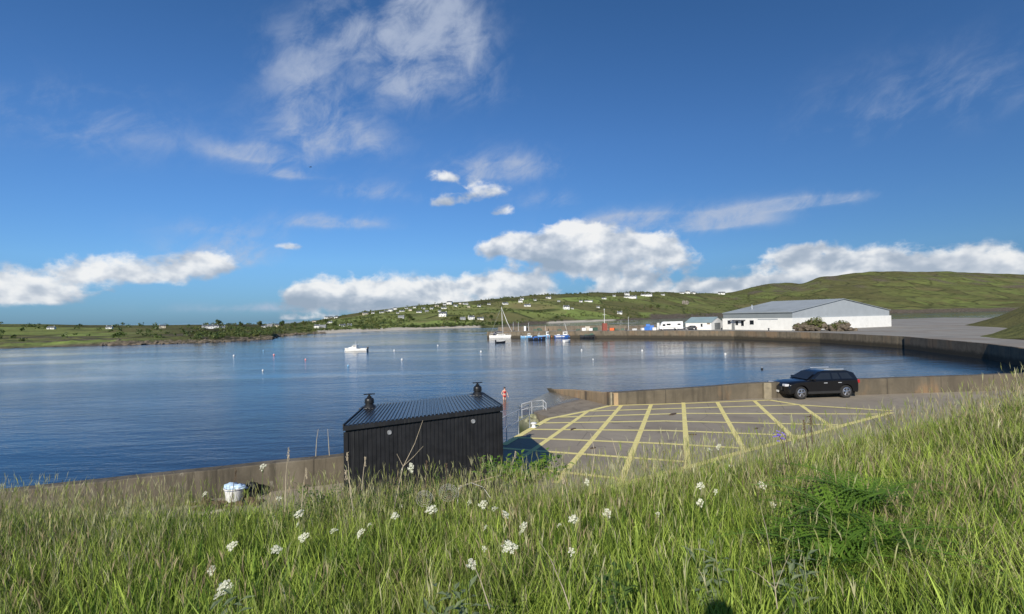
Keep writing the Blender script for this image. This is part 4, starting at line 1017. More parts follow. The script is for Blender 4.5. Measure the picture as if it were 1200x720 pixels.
def wheel(parent, x, y, r_, w_, spoke=5, rim='chrome'):
    wl = MB().lathe([(r_ * .62, -w_ / 2), (r_ * .93, -w_ / 2), (r_, -w_ / 2 + .03), (r_, w_ / 2 - .03), (r_ * .93, w_ / 2), (r_ * .62, w_ / 2)], (x, y, r_), 28, 'y').build('wheel', M['rubber'], parent, True, autosmooth=40)
    sg = -1 if y < 0 else 1; yo = y + sg * (w_ / 2 + .002)
    mb = MB(); mb.lathe([(r_ * .66, -.02), (r_ * .66, .02), (r_ * .58, .03), (r_ * .56, .0)], (x, yo - sg * .01, r_), 28, 'y')
    for k in range(spoke):
        for dd in (-.16, .16):
            a = 2 * math.pi * k / spoke + .3; ca, sa = math.cos(a + dd * .35), math.sin(a + dd * .35); cb, sb = math.cos(a + dd), math.sin(a + dd)
            mb.tube([(x + .06 * ca, yo + sg * .012, r_ + .06 * sa), (x + r_ * .6 * cb, yo + sg * .004, r_ + r_ * .6 * sb)], [.028, .022], 5)
    mb.lathe([(.07, -.01), (.07, .03), (.04, .04)] if sg > 0 else [(.04, -.04), (.07, -.03), (.07, .01)], (x, yo, r_), 14, 'y'); mb.build('rim', M[rim], wl, True, autosmooth=40)
    MB().lathe([(r_ * .6, -.02), (r_ * .6, .0)], (x, yo - sg * .04, r_), 20, 'y').build('brake_disc', M['rubber'], wl)
for x in (ML / 2 - 1.1, -1.9):
    for sg in (-1, 1): wheel(mh, x, sg * (MW / 2 - .12), .36, .24)
for sg in (-1, 1): MB().bevbox((ML / 2 - .04, sg * .8, .95), (.1, .3, .16), .03).build('headlight', M['lamp'], mh)

# ------------------------------------------------------------------ cars
def car(name, loc, rz, lab, cat, paint='black_paint', scale=1.0, LC=4.55, WC=1.84, HC=1.54, detail=True):
    """nose at +x"""
    c = empty(name, loc, rz, lab, cat); c.scale = (scale,) * 3; h = LC / 2; wr = .36; wf, wb = h - .92, -h + .95
    def arch(xc, rr, up=True): return [(xc + rr * math.cos(a), wr + rr * math.sin(a)) for a in [math.pi * k / 10 for k in range(11)]]
    low = [(-h + .04, .42), (-h + .02, .8), (-h + .12, 1.02), (-h + .3, 1.06), (h - 1.5, 1.04), (h - .6, .98), (h - .2, .88), (h - .02, .72), (h, .45), (h - .1, .3)]
    pts = low + [p for p in arch(wf, wr + .07)] + [p for p in arch(wb, wr + .07)] + [(-h + .15, .3)]
    # sides bulge: outline at three widths
    mb = MB(); n_ = len(pts); cx, cz = 0, .6
    ring = []
    def pull(p, y):
        x, z = p; k = .0
        if abs(y) > WC / 2 - .1: k = .05 if z > .85 else 0
        f = 1 - (.10 * (abs(y) / (WC / 2)) ** 3) * (abs(x) / h) ** 6
        return (x * f, y, z - k * .4)
    ys = [-WC / 2, -WC / 2 + .05, -WC / 4, WC / 4, WC / 2 - .05, WC / 2]; vs = []
    for y in ys:
        for p in pts:
            q = pull(p, y)
            if abs(y) == WC / 2: q = (q[0] * .985, q[1], .62 + (q[2] - .62) * .93)
            vs.append(q)
    fs = []
    for j in range(len(ys) - 1):
        for i in range(n_): fs.append((j * n_ + i, j * n_ + (i + 1) % n_, (j + 1) * n_ + (i + 1) % n_, (j + 1) * n_ + i))
    fs += [tuple(range(n_)), tuple(range(len(ys) * n_ - 1, (len(ys) - 1) * n_ - 1, -1))]
    mb.add(vs, fs); mb.build('body', M[paint], c, True, autosmooth=35, bevel=.015)
    # greenhouse
    bot = [(-h + .22, 1.03), (h - 1.35, 1.03)]; gh = [(-h + .18, 1.0), (h - 1.3, 1.0), (h - 2.1, HC - .07), (h - 2.5, HC), (-h + .75, HC - .02), (-h + .35, HC - .15)]
    def wid(z): return WC / 2 - .08 - .2 * (z - 1.0) / (HC - 1.0)
    mb = MB(); g = len(gh); mb.add([(x, -wid(z), z) for x, z in gh] + [(x, wid(z), z) for x, z in gh], [tuple(range(g)), tuple(range(2 * g - 1, g - 1, -1))] + [(i, g + i, g + (i + 1) % g, (i + 1) % g) for i in range(g)])
    cab = mb.build('cabin', M[paint], c, True, autosmooth=30, bevel=.04)
    for sg in (-1, 1):
        for x0, x1, x2, x3 in ((h - 1.72, h - 2.22, h - 2.75, h - 2.75), (h - 2.85, h - 2.85, -h + 1.35, -h + 1.25), (-h + 1.15, -h + 1.25, -h + .72, -h + .5)):
            z0, z1 = 1.08, HC - .14; w0, w1 = wid(z0) + .006, wid(z1) + .006
            q = [(x0, sg * w0, z0), (x1, sg * w1, z1), (x2, sg * w1, z1), (x3, sg * w0, z0)]
            mb = MB(); mb.add(q + [(x, y - sg * .02, z) for x, y, z in q], [(0, 1, 2, 3), (7, 6, 5, 4), (0, 4, 5, 1), (1, 5, 6, 2), (2, 6, 7, 3), (3, 7, 4, 0)]); mb.build('window', M['dark_glass'], cab)
        mb = MB(); mb.bevbox((h - 1.62, sg * (WC / 2 + .05), 1.1), (.14, .2, .13), .04); mb.build('mirror', M[paint], c)
        MB().bevbox((h - .14, sg * .68, .8), (.24, .3, .13), .03).build('headlight', M['lamp'], c); MB().bevbox((-h + .13, sg * .66, .9), (.2, .24, .2), .03).build('tail_light', M['red_lamp'], c)
        if detail:
            for xd in (h - 2.35, h - 3.2): MB().bevbox((xd, sg * (WC / 2 + .005), .88), (.2, .03, .035), .01).build('door_handle', M['galv'], c)
            MB().bevbox((-.0, sg * (WC / 2 - .01), .36), (LC - 2.6, .06, .14), .02).build('side_sill', M['rubber'], c)
            MB().tube([(h - 2.5, sg * .62, HC + .06), (-h + .9, sg * .62, HC + .05)], .018, 6).build('roof_rail', M['galv'], c)
    for xf, zf, xr, zr in ((h - 1.34 + .0, 1.04, h - 2.06, HC - .1),):
        mb = MB(); k = .012; mb.add([(xf - .06, -wid(1.06) + .08, 1.07), (xf - .06, wid(1.06) - .08, 1.07), (xr + .08, wid(HC) - .06, HC - .1), (xr + .08, -wid(HC) + .06, HC - .1)], [(0, 1, 2, 3)])
        for i, v in enumerate(mb.v): mb.v[i] = (v[0] + .03, v[1], v[2] + .02)
        mb.build('windscreen', M['dark_glass'], cab)
    MB().bevbox((h - .02, 0, .6), (.06, 1.0, .22), .02).build('grille', M['rubber'], c); MB().bevbox((h + .015, 0, .42), (.02, .52, .11), .004).build('number_plate', M['white_plastic'], c)
    MB().box((0, 0, .3), (LC - .5, WC - .5, .1)).build('underside', M['rubber'], c)
    for x in (wf, wb):
        for sg in (-1, 1): wheel(c, x, sg * (WC / 2 - .13), wr, .22)
    return c
wpos = G(939, 468.4, ZP); ang = math.pi + .1
dirv = Vector((math.cos(ang), math.sin(ang), 0)); left = Vector((-dirv.y, dirv.x, 0))
# near side wheel at nose sits at local (h-.92, +w): centre from there
cpos = wpos - dirv * (2.275 - .92) - left * (1.84 / 2 - .06)
car('parked_car', (cpos.x, cpos.y, ZP), ang, 'black parked car with alloy wheels by the end of the sea wall', 'car')
pc = G(809, 386.9, ZH); car('parked_car', (pc.x, pc.y, ZH), math.pi - .3, 'dark small car parked between the motorhome and the low white building', 'car', 'dark_hull', .93, detail=False)
# ------------------------------------------------------------------ houses on the hillside
GH = 'houses scattered over the far hillside'
def house_proto(name, Lh, Dh, eh, rh, wm, rm, wins, chim=(.8,), porch=False):
    r_ = empty(name, (0, 0, 0), 0, 'house', 'house', GH)
    mb = MB(); mb.box((0, 0, eh / 2 - .6), (Lh, Dh, eh + 1.2)); mb.add([(-Lh / 2, -Dh / 2, eh), (-Lh / 2, Dh / 2, eh), (-Lh / 2, 0, eh + rh), (Lh / 2, -Dh / 2, eh), (Lh / 2, Dh / 2, eh), (Lh / 2, 0, eh + rh)], [(0, 1, 2), (3, 5, 4)])
    if porch: mb.box((Lh * .12, -Dh / 2 - .8, 1.1), (2., 1.6, 2.6))
    mb.build('wall', M[wm], r_)
    mb = MB(); o = .3
    for s in (-1, 1):
        y0, z0 = s * (Dh / 2 + o), eh - rh / (Dh / 2) * o
        mb.add([(-Lh / 2 - .2, y0, z0 + .12), (Lh / 2 + .2, y0, z0 + .12), (Lh / 2 + .2, 0, eh + rh + .12), (-Lh / 2 - .2, 0, eh + rh + .12), (-Lh / 2 - .2, y0, z0 - .02), (Lh / 2 + .2, y0, z0 - .02), (Lh / 2 + .2, 0, eh + rh - .02), (-Lh / 2 - .2, 0, eh + rh - .02)],
               [(0, 1, 2, 3), (7, 6, 5, 4), (0, 4, 5, 1), (1, 5, 6, 2), (3, 7, 4, 0)])
    rf = mb.build('roof', M[rm], r_)
    for c in chim: MB().box((c * Lh / 2 * .93, 0, eh + rh + .2), (.7, .6, 1.3)).build('chimney', M[wm], rf)
    for x, z in wins:
        f = MB().box((x, -Dh / 2 - .02, z), (1.0, .08, 1.1)).build('window', M['dark_glass'], r_)
    MB().box((wins[0][0] * .35, -Dh / 2 - .03, 1.0), (1.1, .1, 2.0)).build('door', M['slate'], r_)
    return r_
PROTO = {
 'bungalow': lambda: house_proto('bungalow', 11, 7, 2.7, 2.3, 'house_white', 'slate', [(-4, 1.6), (-2, 1.6), (2.2, 1.6), (4, 1.6)]),
 'cottage': lambda: house_proto('cottage', 8, 6, 2.8, 2.4, 'house_white', 'slate', [(-2.8, 1.6), (2.6, 1.6)], (-.95, .95)),
 'two_storey_house': lambda: house_proto('two_storey_house', 10, 7.5, 5, 2.6, 'house_white', 'slate', [(-3.6, 1.7), (3.4, 1.7), (-3.6, 4.1), (0, 4.1), (3.4, 4.1)], (-.95, .95), True),
 'grey_house': lambda: house_proto('grey_house', 11, 8, 4, 3, 'house_grey', 'slate_pale', [(-4, 1.7), (-1.5, 1.7), (3.5, 1.7)], (.9,)),
 'cream_house': lambda: house_proto('cream_house', 10, 7, 4.2, 2.4, 'house_cream', 'slate', [(-3.5, 1.7), (3.2, 1.7), (-3.5, 3.6), (3.2, 3.6)], (-.9,)),
 'terrace_row': lambda: house_proto('terrace_row', 26, 7, 4.4, 2.3, 'house_white', 'slate', [(-11, 1.7), (-8, 3.6), (-5, 1.7), (-2, 3.6), (2, 1.7), (5, 3.6), (8, 1.7), (11, 3.6)], (-.95, -.3, .3, .95)),
}
BASEW = {'bungalow': 11, 'cottage': 8, 'two_storey_house': 10, 'grey_house': 11, 'cream_house': 10, 'terrace_row': 26}
HOUSES = [
 (246, 385.5, 12, 'terrace_row', 'long low white row farthest left along the wooded headland'), (260, 385.5, 8, 'bungalow', 'white bungalow just right of the row on the wooded headland'),
 (309, 384, 6, 'cottage', 'white gabled cottage among the dark headland trees'), (316, 383.5, 5, 'grey_house', 'grey house touching the white cottage in the headland trees'), (324, 383.5, 7, 'cream_house', 'cream house right of the grey one in the headland trees'),
 (371.5, 385, 4.5, 'two_storey_house', 'bright white tall house close above the small wooded cove'), (378, 385.5, 4, 'grey_house', 'grey house close above the small wooded cove'), (386, 378.8, 7, 'bungalow', 'white bungalow in the trees above the cove'),
 (385, 373.4, 6, 'terrace_row', 'pale row of houses peeping over trees at the left skyline'), (394, 372.8, 5, 'cottage', 'white cottage at the right tip of the left skyline row'), (401, 383, 8, 'bungalow', 'white bungalow standing low in the green field behind the beach'),
 (409.5, 382.6, 4, 'cottage', 'little white cottage beside the bungalow behind the beach'), (368, 378.2, 4, 'cream_house', 'cream house in the trees at the left of the bay'),
 (428, 369.6, 7, 'cream_house', 'cream house alone in trees halfway to the hilltop village'), (447, 367, 6, 'bungalow', 'white bungalow at the left end of the hilltop village'), (452.5, 366, 5, 'cottage', 'white cottage second in the hilltop village'),
 (458, 365.3, 6, 'two_storey_house', 'tall white house in the left half of the hilltop village'), (463, 363.3, 5, 'two_storey_house', 'tall white house on the skyline of the hilltop village'), (470, 373.5, 8, 'grey_house', 'large grey house standing below the hilltop village'),
 (471, 365.6, 6, 'bungalow', 'white bungalow right below the skyline of the hilltop village'), (481, 364.4, 4, 'cream_house', 'cream house in the middle of the hilltop village'), (491, 366.8, 7, 'bungalow', 'long white bungalow on the slope right of the hilltop village'),
 (496, 362.6, 4.5, 'cottage', 'white cottage above the long bungalow on the slope'), (506, 362.6, 4.5, 'cottage', 'white cottage midway along the upper lane'), (512, 359.6, 5, 'cream_house', 'cream house on the upper lane'),
 (520, 362, 7, 'bungalow', 'white bungalow below the houses of the upper lane'), (521, 357.8, 4, 'cottage', 'white cottage on the skyline left of the widest skyline house'), (527, 356.9, 7, 'two_storey_house', 'widest white house on the skyline'), (534, 359.5, 5, 'cottage', 'white cottage under the widest skyline house'),
 (539.5, 356.6, 3.5, 'cream_house', 'small cream house on the skyline right of the widest one'), (545.5, 357, 6.5, 'bungalow', 'white bungalow farthest right on the left skyline'), (519, 371.2, 10, 'two_storey_house', 'big white house alone on the bright green field'),
 (542, 375, 7, 'grey_house', 'grey house leftmost of the three near the far shore'), (552, 374.5, 8, 'two_storey_house', 'white house in the middle of the three near the far shore'), (563, 375, 8.5, 'bungalow', 'white bungalow rightmost of the three near the far shore'),
 (561.5, 359.8, 4.5, 'cottage', 'tiny white cottage on the bare slope left of the mast'), (592, 357, 7.5, 'bungalow', 'white bungalow just right of the masthead'), (610, 354.7, 5.5, 'two_storey_house', 'white house high on the slope right of the masthead'),
 (612, 351.8, 5, 'cottage', 'white cottage right above the house high on the slope'), (618, 359.3, 8.5, 'bungalow', 'long white bungalow on the slope below the high pair'), (643, 350, 7, 'bungalow', 'grey-white bungalow highest on the middle hill'),
 (681, 354.2, 4.5, 'cottage', 'white cottage left of the long row on the middle hill'), (690, 354.1, 11, 'terrace_row', 'long white row on the middle hill right of a cottage'), (663.5, 362.6, 8, 'two_storey_house', 'white house low on the middle hill behind the slanting mast'), (670.5, 362.4, 3.5, 'cottage', 'small white cottage beside the house behind the slanting mast'),
 (708, 350.6, 6, 'bungalow', 'white bungalow alone right of the long row on the middle hill'), (735, 346.2, 6, 'two_storey_house', 'white house above the longest row near the skyline'), (739, 349.8, 17, 'terrace_row', 'longest white row near the skyline behind the quay'), (758, 347.3, 15, 'terrace_row', 'white row stepping up from the longest one to the skyline'),
 (726, 368.2, 6.5, 'cottage', 'white cottage low on the hill above the far shore behind the quay'), (799, 344.2, 6, 'bungalow', 'white bungalow at the left end of the far skyline group'), (806, 344, 6, 'two_storey_house', 'white house second in the far skyline group'), (813, 344.3, 5, 'cottage', 'white cottage at the right end of the far skyline group'), (846, 345, 9, 'bungalow', 'white bungalow alone on the skyline above the warehouse roof'),
 (437, 367.8, 4, 'cottage', 'small white cottage left of the hilltop village'), (466, 368, 4, 'cottage', 'small white cottage under the middle of the hilltop village'), (476, 362.2, 4, 'bungalow', 'white bungalow on the skyline right of the hilltop village'), (486, 361.2, 4, 'cottage', 'white cottage on the skyline above the long bungalow'), (500, 366.4, 4, 'grey_house', 'small grey house right of the long bungalow on the slope'), (515, 365.5, 4, 'cottage', 'white cottage between the upper lane and the big house on the bright field'), (549, 360.5, 4, 'cream_house', 'small cream house below the end of the left skyline'), (573, 357.5, 4, 'cottage', 'white cottage left of the masthead on the slope'), (627, 352.5, 4, 'cottage', 'white cottage right of the pair high on the slope'), (655, 354, 4, 'grey_house', 'grey house halfway to the long row on the middle hill'), (701, 361, 4, 'cottage', 'white cottage alone low on the middle hill above the red harbour light'), (720, 347.6, 4, 'cottage', 'white cottage on the skyline left of the longest row'), (777, 346.2, 5, 'bungalow', 'white bungalow on the skyline right of the stepping row'),
 (60, 386, 8, 'bungalow', 'white bungalow far out on the headland'), (128, 385.5, 7, 'cottage', 'white cottage far out on the headland'), (190, 384.8, 6, 'cream_house', 'cream house far out on the headland')]
protos = {}
for px, py, wpx, kind, lab in HOUSES:
    p = onhill(px, py); width = .86 * wpx * p.y / F; k = max(.42, min(1.9, width / BASEW[kind]))
    rz_ = random.uniform(-.35, .35) - math.atan2(p.x, p.y) * .8
    sc = (k, k, max(k, .5) * .82)
    if kind not in protos:
        o = PROTO[kind](); protos[kind] = o; o.location = p; o.rotation_euler = (0, 0, rz_); o.scale = sc; o['label'] = lab
    else: copy_tree(protos[kind], p, rz_, sc, lab)

# ------------------------------------------------------------------ trees: leaf cards through the crown, trunk and limbs
def crown_cards(mb, c, rx, rz, n, size, seed):
    rs = random.Random(seed)
    lobes = [(rs.uniform(-.55, .55) * rx, rs.uniform(-.55, .55) * rx, rs.uniform(-.45, .5) * rz, rs.uniform(.35, .6)) for _ in range(7)]
    for i in range(n):
        lx, ly, lz, lr = rs.choice(lobes)
        while True:
            a, b, d = rs.uniform(-1, 1), rs.uniform(-1, 1), rs.uniform(-1, 1); q = a * a + b * b + d * d
            if .25 < q < 1: break
        p = Vector((c[0] + lx + a * lr * rx, c[1] + ly + b * lr * rx, c[2] + lz + d * lr * rz))
        n1 = Vector((a + rs.uniform(-.7, .7), b + rs.uniform(-.7, .7), d + rs.uniform(-.2, 1))).normalized(); u = n1.orthogonal().normalized(); u.rotate(Matrix.Rotation(rs.uniform(0, 6.28), 3, n1)); v = n1.cross(u)
        s = size * rs.uniform(.6, 1.3)
        mb.add([p - u * s, p - v * s * .6, p + u * s, p + v * s * .6], [(0, 1, 2, 3)])
def tree_proto(seed, m):
    r_ = empty('round_tree', (0, 0, 0), 0, 'tree', 'tree', 'trees one can tell apart on the far shore')
    mb = MB(); mb.tube([(0, 0, -1), (.1, 0, 1.2), (0, .1, 3)], [.3, .22, .14], 7)
    rs = random.Random(seed)
    for k in range(5):
        a = k * 1.3; mb.tube([(0, 0, 1.2 + .3 * k), (.9 * math.cos(a), .9 * math.sin(a), 2.6 + .3 * k), (1.6 * math.cos(a), 1.6 * math.sin(a), 3.6 + .25 * k)], [.12, .08, .03], 5)
    mb.build('trunk', M['bark'], r_)
    mb = MB(); crown_cards(mb, (0, 0, 3.6), 2.6, 2.2, 520, .34, seed); mb.build('crown', M[m], r_); return r_
tp = [tree_proto(3, 'tree_leaf'), tree_proto(8, 'tree_leaf'), tree_proto(15, 'tree_leaf_olive')]
TREES = [(256, 383, 1.1, 'dark round tree on the skyline at the far left of the headland'), (283, 384, .95, 'dark tree on the skyline left of the white gabled cottage'), (303, 384, 1.1, 'dark tree close left of the white gabled cottage'), (330, 384.5, 1.2, 'dark broad tree right of the cream headland house'),
         (345, 384, 1.0, 'dark tree midway between the headland houses and the cove'), (356, 383.5, 1.15, 'dark tree on the skyline left of the cove'), (382, 381, 1.1, 'olive tree between the two houses above the cove'), (392, 384, .9, 'round tree left of the bungalow behind the beach'),
         (764, 363.5, 1.9, 'left one of two dark round bushes on the grassy hill behind the quay'), (771.5, 363, 1.7, 'right one of two dark round bushes on the grassy hill behind the quay'), (480, 376, 1.2, 'tree below the large grey house on the green slope'), (533, 378.5, 1.2, 'dark tree at the shore left of the three houses'), (575, 376, 1.1, 'tree right of the three houses near the far shore')]
for i, (px, py, s, lab) in enumerate(TREES):
    p = onhill(px, py); src = tp[i % 3]
    if i < 3: src.location = p; src.scale = (s,) * 3; src['label'] = lab
    else: copy_tree(src, p, i * 1.1, s, lab)
# massed scrub and woodland: nobody could count it
mb, mb2 = MB(), MB(); rs = random.Random(5)
def scrub(px, tt, s, b, n=26, sz=.30):
    p = terrain(px, tt)
    if p.z < .9: return
    crown_cards(b, (p.x, p.y, p.z + .35 * s), s, s * .75, n, sz * s, rs.random())
for i in range(1500):
    px = rs.uniform(225, 440); tt = rs.uniform(.02, 1.0) ** 1.0
    if mnoise.noise(Vector((px * .05, tt * 6, 1))) < -.12: continue
    scrub(px, tt, rs.uniform(.9, 2.3), mb if rs.random() < .62 else mb2, 30, .24)
for i in range(110):
    px = rs.uniform(-300, 225); scrub(px, rs.uniform(.1, 1.0), rs.uniform(1.5, 3), mb, 30, .26)
for i in range(4600):
    px = rs.uniform(420, 960); tt = rs.uniform(.02, 1.0)
    if mnoise.noise(Vector((px * .025, tt * 7, 3))) < -.08: continue
    scrub(px, tt, rs.uniform(.7, 2.7), mb if rs.random() < .5 else mb2, 16, .34)
for i in range(150):
    px = rs.uniform(480, 590); scrub(px, rs.uniform(.01, .06), rs.uniform(1.5, 3), mb, 24, .3)
for i in range(160):    # hedgerows on the skyline
    px = rs.uniform(560, 830); 
    if mnoise.noise(Vector((px * .04, 0, 8))) > -.1: scrub(px, rs.uniform(.96, 1.0), rs.uniform(2, 3.6), mb, 22, .3)
tag(mb.build('woodland', M['tree_leaf']), 'dark scrub and woodland massed over the far hillside', 'woodland', kind='stuff')
tag(mb2.build('hill_scrub', M['tree_leaf_olive']), 'olive scrub massed between the dark trees of the hillside', 'scrub', kind='stuff')
# shore rocks of the headland
mb = MB()
rockm = mat('shore_rock', (.13, .105, .075), .9, var=.4, scale=.5, dirt=(.03, .028, .02), dscale=.3, damt=.7)
for i in range(330):
    px = rs.uniform(120, 322); p = terrain(px, rs.uniform(-.004, .03)); s = rs.uniform(.35, 1.25); mb.ball((p.x, p.y, max(.0, p.z * .6)), (s * rs.uniform(.8, 1.8), s, s * rs.uniform(.4, .8)), 1, .8, i)
for i in range(120):
    px = rs.uniform(322, 380); p = terrain(px, rs.uniform(-.002, .02)); s = rs.uniform(.4, 1.1); mb.ball((p.x, p.y, max(.0, p.z * .6)), (s * 1.5, s, s * .6), 1, .8, i)
tag(mb.build('shore_rocks', rockm), 'brown rocks massed along the foot of the headland', 'rocks', kind='stuff')
# pale crag on the hill behind the quay
p = onhill(803, 357); mb = MB()
for i in range(9): mb.ball((rs.uniform(-5, 5), rs.uniform(-2, 2), rs.uniform(-1, 7)), (rs.uniform(2, 4), 2, rs.uniform(2.5, 4.5)), 2, .8, i)
o = mb.build('rock_outcrop', mat('pale_crag', (.2, .18, .15), .9, var=.4, scale=.3)); o.location = p; tag(o, 'pale grey crag breaking out of the grassy hill behind the motorhome', 'rock')
# gorse covered rock mounds beside the warehouse
for i, (px, d, h, w, lab) in enumerate([(937, 152, 2.4, 2.4, 'left and lowest overgrown boulder mound before the warehouse wall'), (945.5, 150, 3.4, 2.6, 'taller rounded boulder mound in the middle before the warehouse'), (957, 149, 4.3, 3.2, 'tallest overgrown boulder mound at the right of the warehouse'), (985, 146, 3.2, 4.0, 'broad boulder mound beyond the warehouse end')]):
    r_ = empty('boulder_mound', ((px - 600) / F * d, d, ZH), 0, lab, 'mound', 'overgrown boulder mounds by the warehouse')
    mb = MB()
    for k in range(30):
        a = k * 2.4; rr = w * .8 * math.sqrt(rs.random()); mb.ball((rr * math.cos(a), rr * math.sin(a), rs.uniform(.1, .75) * h * (1 - rr / w * .7)), (rs.uniform(.4, 1.0), rs.uniform(.4, 1.0), rs.uniform(.35, .8)), 2, .6, k + i * 20)
    mb.build('boulders', rockm, r_)
    mb = MB(); crown_cards(mb, (0, 0, h * .52), w * .85, h * .52, 900, .24, 40 + i); mb.build('scrub', M['tree_leaf_olive'], r_)
# ------------------------------------------------------------------ meadow grass: one object of single blades
def fbm(x, y, s, seed=0):
    r_ = np.random.default_rng(seed); out = np.zeros_like(x); a = 1.0; tot = 0
    for o in range(4):
        for k in range(3):
            th = r_.uniform(0, 6.28); ph = r_.uniform(0, 6.28); f = s * 2 ** o * r_.uniform(.7, 1.3)
            out += a * np.sin((x * math.cos(th) + y * math.sin(th)) * f + ph + 1.3 * np.sin((x * math.sin(th) - y * math.cos(th)) * f * .7 + ph * 2)); tot += a
        a *= .6
    return out / tot * 1.9
GX = np.linspace(-26, 40, 265); GY = np.linspace(-6, 15.5, 173)
BANKG = np.array([[bank(x, y) for x in GX] for y in GY])
def bank_np(x, y):
    fx = np.clip((x + 26) / 66 * 264, 0, 263.99); fy = np.clip((y + 6) / 21.5 * 172, 0, 171.99); i = fx.astype(int); j = fy.astype(int); u = fx - i; v = fy - j
    return (BANKG[j, i] * (1 - u) * (1 - v) + BANKG[j, i + 1] * u * (1 - v) + BANKG[j + 1, i] * (1 - u) * v + BANKG[j + 1, i + 1] * u * v)
def scatter(n, ymin, ymax, power=1.0, spread=1.12):
    """points on the bank, thicker towards the camera"""
    u = rng.random(n); y = ymin + (ymax - ymin) * u ** power
    x = (rng.random(n) * 2 - 1) * (y * spread + 1.2); return x, y
SEGS = np.array([0, .38, .72, 1.0])
def blades(x, y, h, w, lean, col, z0=None, curl=1.0, headw=None, az=None):
    n = len(x); z = bank_np(x, y) if z0 is None else z0
    a = rng.random(n) * 6.283 if az is None else az
    fa = rng.random(n) * 3.1416
    s = SEGS[None, :]
    up = h[:, None] * (s - .25 * (lean[:, None] ** 2) * s ** 2 * curl)
    out = h[:, None] * lean[:, None] * (.25 * s + .75 * s ** 2)
    cx = x[:, None] + np.cos(a)[:, None] * out; cy = y[:, None] + np.sin(a)[:, None] * out; cz = z[:, None] + up - .02
    prof = np.array([.75, 1.0, .72, .06]) if headw is None else np.array(headw)
    ww = w[:, None] * prof[None, :] * .5
    dx = np.cos(fa)[:, None] * ww; dy = np.sin(fa)[:, None] * ww
    V = np.empty((n, 4, 2, 3), dtype=np.float32)
    V[:, :, 0, 0] = cx - dx; V[:, :, 0, 1] = cy - dy; V[:, :, 0, 2] = cz
    V[:, :, 1, 0] = cx + dx; V[:, :, 1, 1] = cy + dy; V[:, :, 1, 2] = cz
    C = np.ones((n, 4, 2, 4), dtype=np.float32); C[..., :3] = np.minimum(col[:, None, None, :] * 1.15, .75)
    return V.reshape(-1, 3), C.reshape(-1, 4), (cx[:, -1], cy[:, -1], cz[:, -1], a)
def mix3(a, b, t_): return a[None, :] * (1 - t_[:, None]) + b[None, :] * t_[:, None]
c_ = lambda *v: np.array(v, dtype=np.float32)
GREEN, DEEP, LIME, STRAW, OLIVE, PALE = c_(.215, .305, .045), c_(.07, .135, .018), c_(.39, .50, .09), c_(.6, .5, .29), c_(.31, .335, .09), c_(.56, .54, .33)
parts_v, parts_c = [], []
def put(v, c): parts_v.append(v); parts_c.append(c)
def on_bank(x, y): return y < 12.2
# fine fill
x, y = scatter(330000, 1.3, 12.3, 1.35); keep = rng.random(len(x)) < np.clip(.75 + .9 * fbm(x, y, 3.6, 41), .22, 1); x, y = x[keep], y[keep]
n1 = fbm(x, y, 1.1, 1); n2 = fbm(x, y, 3.2, 2); n3 = fbm(x, y, .55, 3)
col = mix3(GREEN, DEEP, np.clip(.35 + .6 * n2, 0, 1)); col = col * (1 - np.clip(n1 * .8 - .1, 0, .6))[:, None] + OLIVE[None] * np.clip(n1 * .8 - .1, 0, .6)[:, None]
q = rng.random(len(x)) < np.clip(.03 + .16 * n3 + .045 * (y - 5) + .03 * x, .01, .4); col[q] = mix3(OLIVE, STRAW, rng.random(q.sum()))
col *= (.35 + 1.15 * rng.random(len(x)) ** 1.5)[:, None]; col *= np.clip(.95 + .75 * fbm(x, y, 5.5, 51), .3, 1.5)[:, None]
h = (.2 + .22 * rng.random(len(x))) * (1 + .35 * n2)
v, c, _ = blades(x, y, np.clip(h, .1, .7), .0028 + .0036 * rng.random(len(x)) + .0003 * y, .15 + .55 * rng.random(len(x)), col); put(v, c)
# broad leaves in clumps
cx_, cy_ = scatter(4200, 1.3, 11.5, 1.8)
keep = fbm(cx_, cy_, .8, 7) + .03 * (3 - cx_) > -.15; cx_, cy_ = cx_[keep], cy_[keep]; k = 11
x = np.repeat(cx_, k) + rng.normal(0, .05, len(cx_) * k); y = np.repeat(cy_, k) + rng.normal(0, .05, len(cx_) * k)
tone = np.repeat(rng.random(len(cx_)), k); col = mix3(DEEP * 1.1, LIME, np.clip(tone * 1.1 - .15 + rng.normal(0, .12, len(x)), 0, 1)); col *= (.5 + .8 * rng.random(len(x)))[:, None]
h = np.repeat(.32 + .3 * rng.random(len(cx_)), k) * (.6 + .5 * rng.random(len(x)))
v, c, _ = blades(x, y, h, .010 + .013 * rng.random(len(x)), .08 + .5 * rng.random(len(x)), col); put(v, c)
# arching long green grass
x, y = scatter(26000, 1.3, 12., 1.35); n2 = fbm(x, y, 1.6, 12)
col = mix3(GREEN, LIME, np.clip(.5 + .5 * n2 + rng.normal(0, .2, len(x)), 0, 1)); 
v, c, _ = blades(x, y, .42 + .25 * rng.random(len(x)), .004 + .005 * rng.random(len(x)), .15 + .5 * rng.random(len(x)), col); put(v, c)
